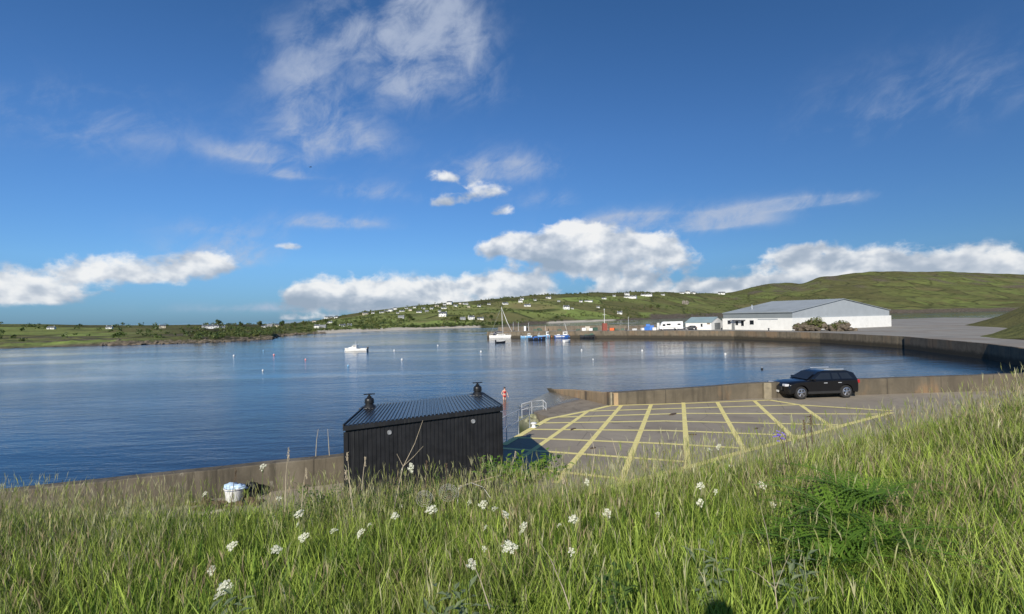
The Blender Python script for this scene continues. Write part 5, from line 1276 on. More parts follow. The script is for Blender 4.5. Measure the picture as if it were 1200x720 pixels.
# flowering stalks with seed heads
def stalks(n, ymin, ymax, power, hmin, hmax, colA, colB, seed, thr):
    x, y = scatter(n, ymin, ymax, power); keep = fbm(x, y, .9, seed) > thr; x, y = x[keep], y[keep]; n = len(x)
    col = mix3(colA, colB, rng.random(n)) * (.5 + .5 * rng.random(n))[:, None]; h = hmin + (hmax - hmin) * rng.random(n); a = rng.random(n) * 6.283
    lean = .05 + .3 * rng.random(n)
    v, c, (tx, ty, tz, a2) = blades(x, y, h, np.full(n, .0024), lean, col, az=a, headw=[1, 1, .9, .8]); put(v, c)
    for r2 in range(3):
        hl = (.07 + .09 * rng.random(n)); v, c, _ = blades(tx, ty, hl, .0035 + .004 * rng.random(n), .1 + .4 * rng.random(n), col * 1.05, z0=tz - .01, az=a + rng.normal(0, .5, n), headw=[.4, 1, .8, .1]); put(v, c)
stalks(5500, 3.2, 12.2, .75, .45, .78, PALE, OLIVE, 21, -.3)
stalks(6500, 4.5, 12.2, .8, .4, .75, STRAW, c_(.26, .2, .12), 22, -.1)
stalks(5200, 6.5, 11.6, 1.0, .55, .98, OLIVE, PALE, 61, -.2)
stalks(2600, 6.5, 11.6, 1.0, .5, .9, GREEN, OLIVE, 62, -.4)
# dry straw leaning in swathes
x, y = scatter(26000, 1.6, 12.2, 1.2); keep = fbm(x, y, 1.0, 31) > .2 - .035 * x - .05 * (y - 6); x, y = x[keep], y[keep]
col = mix3(STRAW, PALE, rng.random(len(x))); v, c, _ = blades(x, y, .3 + .4 * rng.random(len(x)), np.full(len(x), .003), .5 + .9 * rng.random(len(x)), col); put(v, c)
V = np.concatenate(parts_v); C = np.concatenate(parts_c); nb = len(V) // 8
base = np.arange(nb, dtype=np.int32)[:, None, None] * 8
quad = np.array([[0, 1, 3, 2], [2, 3, 5, 4], [4, 5, 7, 6]], dtype=np.int32)[None]
Fq = (base + quad).reshape(-1)
me = bpy.data.meshes.new('meadow_grass'); me.vertices.add(len(V)); me.vertices.foreach_set('co', V.ravel())
me.loops.add(len(Fq)); me.loops.foreach_set('vertex_index', Fq); me.polygons.add(nb * 3); me.polygons.foreach_set('loop_start', np.arange(0, len(Fq), 4, dtype=np.int32))
me.update(calc_edges=True); ca = me.color_attributes.new('tint', 'FLOAT_COLOR', 'POINT'); ca.data.foreach_set('color', C.ravel()); me.materials.append(M['grass'])
go = bpy.data.objects.new('meadow_grass', me); COL.objects.link(go); tag(go, 'long uncut meadow grass covering the bank', 'grass', kind='stuff')

# ------------------------------------------------------------------ umbel flowers
def ground_at(px, py, lift=0.0):
    """where the line of sight through (px, py) meets the bank raised by lift"""
    d = ray(px, py); y = 1.5
    while y < 14:
        p = CAM + d * y
        if p.z <= bank(p.x, p.y) + lift: return p
        y += .02
    return CAM + d * 9
def umbel_proto(seed, R_=.06, H=.62, rays=11):
    rs = random.Random(seed); r_ = empty('white_umbel_flower', (0, 0, 0), 0, 'flower', 'flower', 'white umbel flowers standing in the meadow grass')
    top = Vector((rs.uniform(-.05, .05), rs.uniform(-.05, .05), H)); mb = MB(); mb.tube([(0, 0, -.03), (top.x * .3, top.y * .4, H * .5), top - Vector((0, 0, .05))], [.005, .004, .003], 6)
    hd = MB(); tips = []; TL = Matrix.Rotation(R(rs.uniform(18, 42)), 3, 'X') @ Matrix.Rotation(R(rs.uniform(-20, 20)), 3, 'Y')
    for k in range(rays):
        rr = R_ * math.sqrt((k + .4) / rays); a = k * 2.4 + rs.uniform(-.3, .3); tip = top + TL @ Vector((rr * math.cos(a), rr * math.sin(a), .014 - rr * rr * 6.5 + rs.uniform(-.005, .005)))
        mb.tube([top - Vector((0, 0, .05)), top.lerp(tip, .5) - Vector((0, 0, .018)), tip], [.0022, .0016, .0014], 4, False); tips.append(tip)
    mb.build('stem', M['stem_green'], r_)
    for tip in tips:
        m_ = R_ * .3
        for j in range(9):
            rr = m_ * math.sqrt((j + .3) / 9); a = j * 2.4 + rs.uniform(-.4, .4); c = tip + TL @ Vector((rr * math.cos(a), rr * math.sin(a), rs.uniform(-.002, .005) - rr * rr * 12)); s = R_ * rs.uniform(.1, .145); b = rs.uniform(0, 1)
            n_ = (TL @ Vector((rs.uniform(-.4, .4), rs.uniform(-.4, .4), 1))).normalized(); u = n_.orthogonal().normalized(); v = n_.cross(u)
            hd.add([c + (u * math.cos(b + q) + v * math.sin(b + q)) * s * (1 if i % 2 else .55) for i, q in enumerate([2 * math.pi * i / 10 for i in range(10)])], [tuple(range(10))])
    hd.build('flower_head', M['petal'], r_)
    for k in range(2):
        lf = MB()
        a = rs.uniform(0, 6.28); z = H * (.3 + .25 * k); bx = Vector((math.cos(a), math.sin(a), .35)).normalized(); sd = Vector((-math.sin(a), math.cos(a), 0))
        o = Vector((top.x * .3, top.y * .3, z))
        for i in range(6):
            c = o + bx * (.03 + .028 * i); ln = .06 * (1 - i / 8)
            for sg in (-1, 1):
                e = c + sd * sg * ln + bx * .02; lf.add([c, c.lerp(e, .5) + bx * .012, e, c.lerp(e, .5) - bx * .012], [(0, 1, 2, 3)])
        lf.build('leaf', M['herb_leaf'], r_)
    return r_
ump = [umbel_proto(1, .062, .62, 12), umbel_proto(2, .05, .56, 9), umbel_proto(3, .07, .66, 14), umbel_proto(4, .045, .6, 8)]
FL_ = [ (273, 641, 1.0, 'leftmost tilted white umbel on a bare stalk in the lower left grass'), (248, 700, 1.3, 'large white umbel in the bottom left corner'), (266, 686, 1.0, 'white umbel just above the bottom left corner one'), (244, 578, .9, 'white umbel against the sea wall left of the tub'), (250, 669, .7, 'small ragged umbel at the left edge midway up the grass'),
 (305, 549, .9, 'white umbel standing tall against the sea wall'), (351, 602, .85, 'white umbel at the middle of the left grass, upper of a column of two'), (352, 614, .6, 'small umbel under the upper left one'), (357, 631, 1.05, 'broad white umbel left of the round one in the left grass'), (386, 624, 1.0, 'round bright white umbel in the left grass'), (326, 643, .85, 'flat tilted white umbel between broad blades in the left grass'), (328, 583, .9, 'faint white umbel among stems at the left crest'),
 (422, 626, .85, 'white umbel lower of a leaning pair below the shed corner'), (429, 616, .65, 'small white umbel upper of the leaning pair below the shed corner'), (464, 604, .7, 'white umbel below the leaning dead stem'), (471, 593, .6, 'small umbel touching the leaning dead stem'), (484, 548, .65, 'white umbel held against the black shed'), (468, 552, .5, 'little umbel on the dead stem against the black shed'), (507, 597, 1.0, 'loose white umbel below the wire coils'),
 (553, 588, .8, 'yellowish white umbel at the crest in the dry grass'), (569, 592, .95, 'bright white umbel left one of the central pair'), (577, 598, .9, 'bright white umbel right one of the central pair'), (594, 602, .7, 'white umbel just right of the central pair'), (572, 618, .65, 'small white umbel under the central pair'), (615, 618, .8, 'white umbel at the upper right of the wide central cluster'), (608, 625, .55, 'tiny umbel between the two wide central clusters'), (600, 640, 1.25, 'widest white umbel cluster at the middle of the meadow'), (568, 642, .6, 'small white umbel left of the widest cluster'), (557, 661, .9, 'white umbel on a bent stalk below the widest cluster'),
 (652, 616, .6, 'faint umbel in the grass right of centre'), (674, 608, .85, 'white umbel alone right of the central group'), (672, 645, .9, 'white umbel low in the grass right of the widest cluster'), (715, 602, .8, 'white umbel below the car park edge line'), (771, 604, .55, 'pale umbel in the thin grass right of centre'), (822, 569, .65, 'white umbel leftmost of the right hand trio'), (841, 576, .65, 'white umbel rightmost of the right hand trio'), (823, 590, .65, 'white umbel lowest of the right hand trio'), (855, 547, .65, 'white umbel at the crest against the yellow line'), (857, 539, .5, 'small umbel over the yellow line near the crest'),
 (830, 527, .8, 'loose white umbel standing tall before the hatching'), (843, 524, .5, 'small umbel right of the tall one before the hatching'), (940, 551, .75, 'white umbel over the dark fern bush'), (895, 568, .7, 'white umbel by the dry seed stalks left of the fern bush'), (906, 591, .6, 'white umbel low left of the fern bush'), (690, 565, .6, 'white umbel at the crest before the lowest yellow stripe')]
for i, (px, py, s, lab) in enumerate(FL_):
    src = ump[i % 4]; H = [.62, .56, .66, .6][i % 4]
    p = ground_at(px, py, H * min(1.0, .78 + .2 * random.random())) if py > 556 else CAM + ray(px, py) * (8.0 + .8 * random.random())
    g = bank(p.x, p.y); hh = max(.25, p.z - g)
    k = s * .8 * (p.y / 5.0) ** .6; sc = (k, k, hh / H)
    if i < 4: src.location = (p.x, p.y, g); src.scale = sc; src['label'] = lab
    else: copy_tree(src, (p.x, p.y, g), ((i * 37) % 17 - 8) * .09, sc, lab)

# ------------------------------------------------------------------ leafy shrub at the shed corner, fern bush, tall herbs, dead stems
def leaf_quad(mb, p, d, n_, l, w):
    s = d.cross(n_).normalized(); m1 = p + d * l * .45; t1 = p + d * l - n_ * l * .12
    mb.add([p, m1 + s * w * .5 + n_ * .06 * l, t1, m1 - s * w * .5 + n_ * .06 * l, m1], [(0, 1, 4), (1, 2, 4), (2, 3, 4), (3, 0, 4)])
def shrub(name, c, spread, h, nleaf, size, leafm, lab, cat, seed, stems=9):
    rs = random.Random(seed); r_ = empty(name, c, 0, lab, cat); st, lf = MB(), MB()
    for k in range(stems):
        a = 2 * math.pi * k / stems + rs.uniform(-.3, .3); rr = spread * rs.uniform(.35, 1.0); tip = Vector((rr * math.cos(a), rr * .6 * math.sin(a), h * rs.uniform(.65, 1.0) * (1 - .3 * rr / spread)))
        mid = tip * .5 + Vector((0, 0, h * .18)); st.tube([(0, 0, -.1), mid, tip], [.014, .009, .004], 5)
        for j in range(nleaf // stems):
            s = rs.uniform(.3, 1.05); p = (Vector((0, 0, 0)).lerp(mid, s * 2) if s < .5 else mid.lerp(tip, s * 2 - 1)) + Vector((rs.gauss(0, .05), rs.gauss(0, .05), rs.gauss(0, .035)))
            d = Vector((rs.uniform(-1, 1), rs.uniform(-1, 1), rs.uniform(-.35, .45))).normalized(); n_ = (Vector((rs.uniform(-.4, .4), rs.uniform(-.4, .4), 1)) - d * d.z).normalized(); leaf_quad(lf, p, d, n_, size * rs.uniform(.6, 1.3), size * .55)
    st.build('stem', M['stem_green'], r_); lf.build('foliage', M[leafm], r_); return r_
p = CAM + ray(611, 556) * 10.2; shrub('leafy_shrub', (p.x, p.y, p.z - .35), 1.15, .78, 900, .11, 'shrub_leaf', 'bright green leafy shrub at the right corner of the black shed', 'shrub', 4, 16)
def fern(c, n_, ln, lab, seed, lean=0.0):
    rs = random.Random(seed); r_ = empty('fern_bush', c, 0, lab, 'fern', 'dark fern bushes at the right edge of the bank')
    for k in range(n_):
        a = 2 * math.pi * k / n_ + rs.uniform(-.3, .3); L_ = ln * rs.uniform(.7, 1.1); mb = MB(); pts = []
        el0 = rs.uniform(.45, 1.15)
        for i in range(15):
            s = i / 14; pts.append(Vector((math.cos(a) * L_ * s * math.cos(el0 * (1 - .6 * s)), math.sin(a) * L_ * s * math.cos(el0 * (1 - .6 * s)), L_ * (math.sin(el0) * s - .55 * s * s))))
        mb.tube(pts, [.006 * (1 - .8 * i / 14) + .001 for i in range(15)], 4, False)
        for i in range(2, 15):
            d = (pts[i] - pts[i - 1]).normalized(); sd = d.cross(Vector((0, 0, 1))).normalized(); nn = sd.cross(d); pl = L_ * .3 * (1 - (i / 15) ** 1.6) + .02
            for sg in (-1, 1):
                dd = (sd * sg + d * .45).normalized()
                for j in range(4):
                    q = pts[i] + dd * pl * j / 4; w = pl * .26 * (1 - j / 5)
                    for s2 in (-1, 1): 
                        e2_ = (dd * .5 + dd.cross(nn) * s2).normalized(); mb.add([q, q + dd * w * .5 + nn * .003, q + e2_ * w + dd * w * .3 - nn * .006], [(0, 1, 2)])
        mb.build('frond', M['fern_leaf'], r_)
    return r_
for px, py, dep, ln, lab, sd in [(966, 574, 5.2, 1.0, 'upper fern bush of the dark clump at the right of the bank', 1), (958, 620, 4.5, .85, 'lower left fern bush of the dark clump at the right of the bank', 2), (1003, 612, 4.7, 1.0, 'fern bush farther right in the dark clump', 3), (1003, 560, 5.6, 1.1, 'fern bush behind the dark clump at the right', 9)]:
    p = CAM + ray(px, py) * dep; fern((p.x + .1, p.y, max(bank(p.x, p.y), p.z - .3)), 12, ln, lab, sd)
def rosette(name, px, py, dep, lab, seed, leafm, cat, n_=30, size=.15):
    rs = random.Random(seed); q = CAM + ray(px, py) * dep; g = bank(q.x, q.y); r_ = empty(name, (q.x, q.y, g), 0, lab, cat); hh = max(.15, q.z - g - .06)
    mb, lf = MB(), MB()
    for k in range(5):
        a = k * 1.26 + rs.uniform(-.3, .3); tip = Vector((.12 * math.cos(a), .12 * math.sin(a), hh * rs.uniform(.7, 1.0))); mb.tube([(0, 0, -.05), tip * .5, tip], [.005, .004, .002], 5)
        for i in range(n_ // 5 + 3):
            s = .35 + .65 * i / (n_ // 5 + 3); b = rs.uniform(0, 6.28); d = Vector((math.cos(b), math.sin(b), rs.uniform(.1, .7))).normalized(); n2 = (Vector((0, 0, 1)) - d * d.z).normalized(); leaf_quad(lf, tip * s, d, n2, size * rs.uniform(.6, 1.1), size * .3)
    mb.build('stem', M['stem_green'], r_); lf.build('foliage', M[leafm], r_); return r_
def herb(name, px, py, dep, h, lab, seed, leafm='herb_leaf', cat='plant', n_=34, size=.09):
    rs = random.Random(seed); q = CAM + ray(px, py) * dep; g = bank(q.x, q.y); g = g if dep > 6 else g; r_ = empty(name, (q.x, q.y, g), 0, lab, cat); hh = max(.25, q.z - g)
    mb, lf = MB(), MB(); mb.tube([(0, 0, -.05), (.02, .01, hh * .5), (.04, 0, hh)], [.006, .005, .002], 6)
    for i in range(n_):
        s = .15 + .85 * i / n_; a = i * 2.4; d = Vector((math.cos(a), math.sin(a), .35 + .3 * s)).normalized(); n2 = (Vector((0, 0, 1)) - d * d.z).normalized(); leaf_quad(lf, Vector((.03 * s, 0, hh * s)), d, n2, size * (1.25 - .8 * s), size * .3)
    mb.build('stem', M['stem_green'], r_); lf.build('foliage', M[leafm], r_); return r_
for px, py, dep, sp, hh, nl, sz, lab, sd in [(374, 578, 8.6, .42, 1.0, 420, .055, 'bushy green weed rising against the sea wall left of the shed', 21), (354, 590, 8.3, .4, .75, 360, .05, 'second green weed lower left of the bushy one by the wall', 22), (398, 590, 8.6, .35, .8, 300, .05, 'green weed at the foot of the shed corner', 23),
     (470, 588, 8.7, .35, .85, 300, .05, 'tall green weed against the black shed beside the dead stem', 24), (514, 590, 8.7, .32, .9, 260, .045, 'green weed against the black shed above the wire coils', 25), (430, 592, 8.6, .4, .7, 320, .045, 'low green weed against the left half of the black shed', 26), (330, 596, 8.2, .4, .6, 300, .05, 'low green weed by the path right of the white tub', 27), (548, 588, 8.8, .4, .7, 300, .045, 'low green weed against the shed behind the bramble', 28)]:
    p = CAM + ray(px, py) * dep; shrub('leafy_weed', (p.x, p.y, bank(p.x, p.y)), sp, hh, nl, sz, 'herb_leaf', lab, 'weed', sd, 12)
for a in [
          ('thistle', 545, 668, 3.6, .5, 'broad leaved thistle low in the middle of the grass', 3, 'silver_leaf', 'thistle', 26, .1), ('thistle', 520, 662, 3.5, .5, 'silvery thistle left of the broad leaved one', 6, 'silver_leaf', 'thistle', 26, .1), ('thistle', 508, 690, 3.2, .5, 'silvery thistle lowest in the middle grass', 16, 'silver_leaf', 'thistle', 26, .1), ('silver_herb', 830, 607, 4.2, .5, 'silvery leaved herb among the right hand grass', 4, 'silver_leaf', 'herb', 40, .11), ('silver_herb', 928, 622, 3.9, .5, 'silvery leaved herb in front of the fern bush', 5, 'silver_leaf', 'herb', 44, .12),
          ('silver_herb', 258, 655, 3.4, .5, 'greyish herb at the lower left of the bank', 11, 'silver_leaf', 'herb', 44, .12), ('leafy_weed', 720, 640, 4.0, .5, 'dark leaved weed right of the middle of the grass', 13, 'herb_leaf', 'weed', 40, .12)]:
    if a[0] in ('thistle', 'silver_herb') or a[1] == 720: rosette(a[0], a[1], a[2], a[3], a[5], a[6], a[7], a[8], 34, .13)
    else: herb(*a)
def stemline(name, pts, r_, m, lab, cat='stem', group=None, branches=(), heads=None):
    """a dry stem through pixel / distance points"""
    q = [CAM + ray(a, b) * d for a, b, d in pts]; o = q[0]; root = empty(name, o, 0, lab, cat, group)
    mb = MB(); mb.tube([p - o for p in q], [r_ * (1 - .6 * i / (len(q) - 1)) for i in range(len(q))], 6); mb.build('stalk', M[m], root)
    for br in branches:
        bq = [CAM + ray(a, b) * d - o for a, b, d in br]; MB().tube(bq, [r_ * .6, r_ * .35][:len(bq)] if len(bq) == 2 else [r_ * .6, r_ * .5, r_ * .3], 5).build('twig', M[m], root)
    if heads:
        for a, b, d, l in heads:
            c = CAM + ray(a, b) * d - o; mb = MB(); rs = random.Random(int(a))
            for k in range(40):
                s = rs.random(); p2 = c + Vector((rs.gauss(0, .006), rs.gauss(0, .006), -l * 1.2 * s)); dd = Vector((rs.uniform(-.5, .5), rs.uniform(-.4, .4), .9)).normalized(); leaf_quad(mb, p2, dd, Vector((0, -1, .2)).normalized(), .024, .008)
            mb.build('seed_head', M[m], root)
    return root
stemline('dead_stem', [(459, 608, 7.6), (472, 548, 7.9), (486, 520, 8.0), (495.5, 493, 8.0)], .0065, 'dead_stem', 'long pale dead stem leaning across the black shed wall', branches=[[(472, 547, 7.9), (485, 535, 7.9), (496, 523, 7.9)], [(472, 546, 7.9), (465, 532, 7.9)]])
stemline('dead_stem', [(538, 570, 8.2), (560, 564, 8.1), (587, 557, 8.0)], .006, 'dead_stem', 'pale dead stem lying almost flat in front of the shed foot')
stemline('dead_stem', [(536, 590, 7.9), (538, 572, 8.0), (552, 566, 8.1), (566, 571, 8.0), (575, 584, 7.9)], .008, 'wire', 'thin grey bramble arching over at the foot of the shed')
stemline('dead_stem', [(911, 714, 3.3), (908, 688, 3.4), (898, 620, 3.9), (890, 590, 4.2)], .0035, 'dead_stem', 'pale dead stem standing forked in the lower right grass', branches=[[(909, 690, 3.4), (917, 668, 3.4), (925, 650, 3.4)], [(909, 690, 3.4), (890, 674, 3.5), (872, 664, 3.6)]])
stemline('dead_stem', [(668, 714, 3.2), (660, 690, 3.3), (645, 655, 3.6), (632, 634, 3.9)], .004, 'dead_stem', 'thin dead stem slanting through the grass right of the middle')
stemline('dead_stem', [(574, 714, 3.2), (563, 680, 3.4), (552, 655, 3.6)], .004, 'dead_stem', 'thin dead stem slanting down from the bent umbel')
GS = 'dry seed stalks on the crest of the bank'
for pts, lab, hd in [
   ([(334, 600, 7.4), (335, 558, 7.6), (338, 525, 7.6)], 'tall pale seed stalk rising over the sea wall right of the tub', [(338, 525, 7.6, .16)]), ([(353, 606, 7.4), (355, 570, 7.6), (359, 550, 7.6)], 'pale seed stalk leaning by the wall below the tall one', [(359, 549, 7.6, .14)]),
   ([(270, 600, 7.2), (274, 566, 7.2), (277, 551, 7.2)], 'brown seed stalk standing before the white tub', [(276, 549, 7.2, .14)]), ([(370, 535, 8.), (371, 516, 8.), (373, 503, 8.)], 'thin seed stalk over the water left of the shed, left one', None), ([(386, 534, 8.), (385, 518, 8.), (384, 503, 8.)], 'thin seed stalk over the water left of the shed, right one', None),
   ([(411, 585, 7.8), (409, 555, 7.9), (407, 531, 8.)], 'bent pale seed stalk at the left corner of the shed', [(407, 531, 8., .1)]), ([(414, 606, 7.4), (411, 572, 7.6), (405, 552, 7.7)], 'drooping seed stalk before the left corner of the shed', [(405, 552, 7.7, .12)]), ([(424, 575, 7.8), (426, 552, 7.9), (428, 536, 8.)], 'pale seed stalk before the shed wall right of its corner', [(428, 536, 8., .12)]),
   ([(498, 590, 7.8), (499, 560, 7.9), (500, 541, 8.)], 'dark seed stalk before the middle of the shed', [(500, 541, 8., .1)]), ([(518, 585, 7.8), (523, 565, 7.9), (523, 544, 8.)], 'dark seed stalk right of the middle of the shed', [(523, 544, 8., .1)]), ([(562, 580, 7.8), (563, 560, 7.9), (564, 537, 8.)], 'upright dark seed stalk near the right end of the shed', [(564, 537, 8., .1)]), ([(600, 545, 8.4), (602, 538, 8.4), (604, 530, 8.5)], 'pale short seed stalk above the leafy shrub', [(604, 530, 8.5, .1)]),
   ([(925, 545, 5.8), (922, 518, 6.), (917, 502, 6.)], 'thin dark stalk carrying the purple flowers', None), ([(952, 520, 6.2), (951, 500, 6.3), (950, 486, 6.3)], 'brown seed stalk right of the purple flowers', [(950, 487, 6.3, .1)]), ([(947, 530, 6.2), (944, 510, 6.3), (942, 494, 6.3)], 'brown seed stalk between the purple flowers and the car', [(942, 493, 6.3, .1)]),
   ([(668, 600, 7.), (664, 575, 7.2), (660, 556, 7.3)], 'pale seed stalk in the grass below the yellow stripes', [(660, 556, 7.3, .12)]), ([(693, 560, 8.), (697, 530, 8.1), (692, 508, 8.2)], 'thin seed stalk curving over the hatching', None), ([(730, 560, 8.), (722, 530, 8.1), (717, 514, 8.2)], 'thin seed stalk over the middle stripe of the hatching', None)]:
    stemline('seed_stalk', pts, .006, 'dead_stem' if 'dark' not in lab and 'brown' not in lab else 'brown_stem', lab, 'stalk', GS, (), hd)
o = CAM + ray(912, 509) * 6.0; r_ = empty('purple_flower', o, 0, 'small cluster of purple flowers on a dark stalk before the hatching', 'flower'); mb = MB(); rs = random.Random(2)
for k in range(15):
    p2 = Vector((rs.uniform(-.06, .08), rs.uniform(-.03, .03), rs.uniform(-.07, .03)))
    for j in range(3): leaf_quad(mb, p2, Vector((rs.uniform(-1, 1), rs.uniform(-1, 1), rs.uniform(-.5, .8))).normalized(), Vector((0, -1, .3)).normalized(), .022, .014)
mb.build('petals', M['purple'], r_); MB().tube([(.1, .02, -.35), (.05, 0, -.1), (0, 0, 0)], .004, 5).build('stem', M['brown_stem'], r_)
# wire coils dumped in the grass
for px, py, rr, lab in [(525, 578, .14, 'coil of grey wire in the grass at the foot of the shed, right one'), (497, 585, .13, 'coil of grey wire sunk in the grass left of the brighter coil')]:
    p = CAM + ray(px, py) * 7.9; mb = MB(); pts = [Vector(((rr - .0013 * k) * math.cos(k * .42), .03 * math.sin(k * .37) + .0009 * k, (rr - .0013 * k) * math.sin(k * .42) * .9)) for k in range(84)]
    mb.tube(pts, .0028, 4); o = mb.build('wire_coil', M['wire'], None, True); o.location = p; tag(o, lab, 'wire', 'wire coils at the foot of the shed')

# ------------------------------------------------------------------ people: one skinned body each
def person(name, loc, rz, lab, J, E_, Rr, clothes, hair, face, skinm='skin', hscale=1.0):
    root = empty(name, loc, rz, lab, 'person')
    keys = list(J); idx = {k: i for i, k in enumerate(keys)}
    me = bpy.data.meshes.new('body'); me.from_pydata([J[k] for k in keys], [(idx[a], idx[b]) for a, b in E_], []); me.update()
    ob = bpy.data.objects.new('body', me); COL.objects.link(ob)
    sk = ob.modifiers.new('skin', 'SKIN'); sk.use_smooth_shade = True; su = ob.modifiers.new('sub', 'SUBSURF'); su.levels = su.render_levels = 1
    sv = me.skin_vertices[0].data
    for k in keys: r2 = Rr[k]; sv[idx[k]].radius = r2 if isinstance(r2, tuple) else (r2, r2)
    sv[idx['pelvis']].use_root = True
    dg = bpy.context.evaluated_depsgraph_get(); em = bpy.data.meshes.new_from_object(ob.evaluated_get(dg)); em.name = 'body'
    ob.modifiers.clear(); ob.data = em; em.materials.clear(); em.materials.append(M[skinm]); em.polygons.foreach_set('use_smooth', [True] * len(em.polygons)); ob.parent = root
    hd = Vector(J['head'])
    for (nm, mk, fn, grow) in clothes:         # clothing: the body's own faces lifted a little outwards
        em.calc_loop_triangles(); sel = [p for p in em.polygons if fn(p.center)]
        mb = MB(); used = {}
        for p in sel:
            f = []
            for vi in p.vertices:
                if vi not in used: used[vi] = len(mb.v); v = em.vertices[vi]; mb.v.append(tuple(v.co + v.normal * grow))
                f.append(used[vi])
            mb.f.append(tuple(f))
        c = mb.build(nm, M[mk], root, True); s = c.modifiers.new('solid', 'SOLIDIFY'); s.thickness = .008; s.offset = 1
    mb = MB(); hair(mb, hd); mb.build('hair', M['hair'], root, True)
    return root
def hand_chain(J, E_, Rr, side, wrist, dirn, flat, curl=.35):
    """palm and five fingers grown from the wrist"""
    w = Vector(J[wrist]); d = Vector(dirn).normalized(); f = Vector(flat).normalized(); s = d.cross(f).normalized() * side
    J[wrist + '_palm'] = w + d * .055; E_.append((wrist, wrist + '_palm')); Rr[wrist + '_palm'] = (.036, .02)
    for i, (off, ln) in enumerate([(-.03, .07), (-.01, .085), (.01, .08), (.03, .062)]):
        a, b, c = f'{wrist}_finger_{i}_a', f'{wrist}_finger_{i}_b', f'{wrist}_finger_{i}_c'
        J[a] = w + d * .092 + s * off; J[b] = J[a] + (d - f * curl * .6).normalized() * ln * .5; J[c] = J[b] + (d - f * curl * 1.6).normalized() * ln * .5
        E_ += [(wrist + '_palm', a), (a, b), (b, c)]; Rr[a], Rr[b], Rr[c] = .0095, .0085, .007
    a, b = wrist + '_thumb_a', wrist + '_thumb_b'; J[a] = w + d * .045 - s * .045 - f * .01; J[b] = J[a] + (d * .8 - s * .45 - f * .3).normalized() * .045; E_ += [(wrist + '_palm', a), (a, b)]; Rr[a], Rr[b] = .011, .009
def figure(arm_l, arm_r, leg_l, leg_r, headtilt=(0, 0), girl=True):
    J = {'pelvis': (0, 0, .92), 'waist': (0, 0, 1.05), 'chest': (0, -.01, 1.22), 'upper': (0, 0, 1.34), 'neck': (0, 0, 1.43), 'chin': (headtilt[0] * .4, headtilt[1] * .4 - .01, 1.49), 'head': (headtilt[0], headtilt[1], 1.57), 'crown': (headtilt[0], headtilt[1] + .01, 1.63)}
    E_ = [('pelvis', 'waist'), ('waist', 'chest'), ('chest', 'upper'), ('upper', 'neck'), ('neck', 'chin'), ('chin', 'head'), ('head', 'crown')]
    Rr = {'pelvis': (.165, .115), 'waist': (.125, .095), 'chest': (.15, .11), 'upper': (.14, .09), 'neck': (.05, .052), 'chin': (.062, .07), 'head': (.078, .095), 'crown': (.062, .075)}
    for sd, arm in ((-1, arm_l), (1, arm_r)):
        n_ = 'l' if sd < 0 else 'r'; sh, elb, wr = arm
        for k, p, r2 in (('shoulder', sh, .05), ('elbow', elb, .037), ('wrist', wr, .025)): J[f'{k}_{n_}'] = Vector(p); Rr[f'{k}_{n_}'] = r2
        E_ += [('upper', f'shoulder_{n_}'), (f'shoulder_{n_}', f'elbow_{n_}'), (f'elbow_{n_}', f'wrist_{n_}')]
        hand_chain(J, E_, Rr, sd, f'wrist_{n_}', Vector(wr) - Vector(elb), (0, -1, .1))
    for sd, leg in ((-1, leg_l), (1, leg_r)):
        n_ = 'l' if sd < 0 else 'r'
        for k, p, r2 in zip(('hip', 'knee', 'calf', 'ankle', 'ball', 'toe'), leg, (.088, .058, .055, .036, (.04, .03), (.032, .02))): J[f'{k}_{n_}'] = Vector(p); Rr[f'{k}_{n_}'] = r2
        E_ += [('pelvis', f'hip_{n_}')] + [(f'{a}_{n_}', f'{b}_{n_}') for a, b in (('hip', 'knee'), ('knee', 'calf'), ('calf', 'ankle'), ('ankle', 'ball'), ('ball', 'toe'))]
    return J, E_, Rr
def leg(x, kn, an): 
    k = Vector(kn); a = Vector(an); return [(x, 0, .84), kn, tuple(k.lerp(a, .35) + Vector((0, .02, 0))), an, (an[0], an[1] - .11, an[2] - .05), (an[0], an[1] - .19, an[2] - .055)]
def hair_bob(mb, h):
    mb.ball((h.x, h.y + .022, h.z + .03), (.095, .105, .1), 2, .06, 1); mb.ball((h.x, h.y + .075, h.z - .06), (.07, .05, .13), 2, .1, 2)
def face_parts(root, h):
    mb = MB()
    for s in (-1, 1): mb.ball((h.x + s * .03, h.y - .092, h.z), (.011, .006, .007), 1)
    mb.build('eyes', M['hair'], root, True)
    mb = MB(); mb.ball((h.x, h.y - .104, h.z - .03), (.012, .018, .024), 1)
    for s in (-1, 1): mb.ball((h.x + s * .083, h.y + .005, h.z - .015), (.012, .022, .032), 1)
    mb.build('nose_and_ears', M['skin'], root, True)
    mb = MB(); mb.ball((h.x, h.y - .093, h.z - .066), (.024, .006, .007), 1); mb.build('mouth', M['swim_red'], root, True)
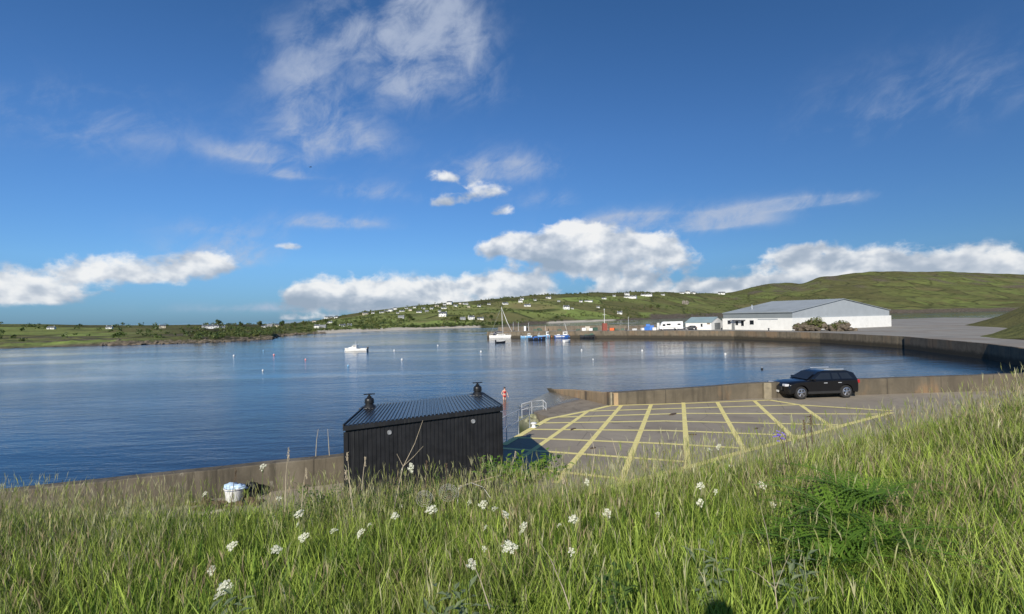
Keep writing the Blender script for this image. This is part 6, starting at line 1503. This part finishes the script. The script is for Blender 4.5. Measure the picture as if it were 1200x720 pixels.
# bather wading in: thighs at the waterline, arms bent away from the body
J, E_, Rr = figure(((-.165, 0, 1.36), (-.27, .05, 1.12), (-.2, -.12, .98)), ((.165, 0, 1.36), (.29, .04, 1.14), (.3, -.08, .92)),
                   leg(-.09, (-.1, -.04, .48), (-.1, .06, .08)), leg(.09, (.11, .03, .48), (.12, .1, .08)), (.01, -.03))
swim = [('swim_bottoms', 'swim_red', lambda c: .84 < c.z < .99 and abs(c.x) < .2, .006), ('swim_top', 'swim_red', lambda c: 1.18 < c.z < 1.31 and abs(c.x) < .17, .006)]
pb = sea(591.3, 468.3); pr = person('person', (pb.x, pb.y, -.62), .5, 'person in a red two piece swimsuit wading thigh deep beside the slipway', J, E_, Rr, swim, hair_bob, None)
pr.scale = (1.06,) * 3; face_parts(pr, Vector(J['head']))
# photographer, seen only by the shadow on the grass
J, E_, Rr = figure(((-.18, 0, 1.36), (-.3, -.06, 1.16), (-.2, -.03, 1.4)), ((.18, 0, 1.36), (.3, -.06, 1.16), (.2, -.03, 1.4)), leg(-.1, (-.11, -.03, .48), (-.11, .03, .08)), leg(.1, (.11, -.03, .48), (.12, .03, .08)), (0, -.02))
clo = [('jumper', 'cloth_navy', lambda c: .92 < c.z < 1.42 and c.y > -.27, .02), ('trousers', 'cloth_navy', lambda c: .1 < c.z < .93, .018)]
ph = person('person', (-.1, -.3, bank(-.1, -.3) - .02), math.pi, 'person in a navy jumper standing behind the viewpoint with both hands raised', J, E_, Rr, clo, hair_bob, None); ph.scale = (1.13,) * 3; face_parts(ph, Vector(J['head']))
# bird
b = CAM + ray(364, 196) * 150; r_ = empty('gull', b, .6, 'dark bird gliding high in the blue sky', 'bird'); mb = MB(); mb.tube([(-.28, 0, .02), (-.1, 0, 0), (.12, 0, 0), (.25, 0, .03), (.34, 0, .03)], [.02, .08, .08, .05, .01], 8); mb.build('body', M['bird'], r_, True)
for s in (-1, 1):
    mb = MB(); mb.add([(.12, s * .05, .02), (-.1, s * .05, .02), (-.02, s * .42, .14), (.1, s * .42, .15), (-.12, s * .85, .06), (-.06, s * .86, .06)], [(0, 1, 2, 3), (3, 2, 4, 5)]); w = mb.build('wing', M['bird'], r_); sm = w.modifiers.new('solid', 'SOLIDIFY'); sm.thickness = .02
mb = MB(); mb.prism([(-.28, -.02), (-.45, -.09), (-.45, .09), (-.28, .02)], -.005, .02); mb.build('tail', M['bird'], r_)
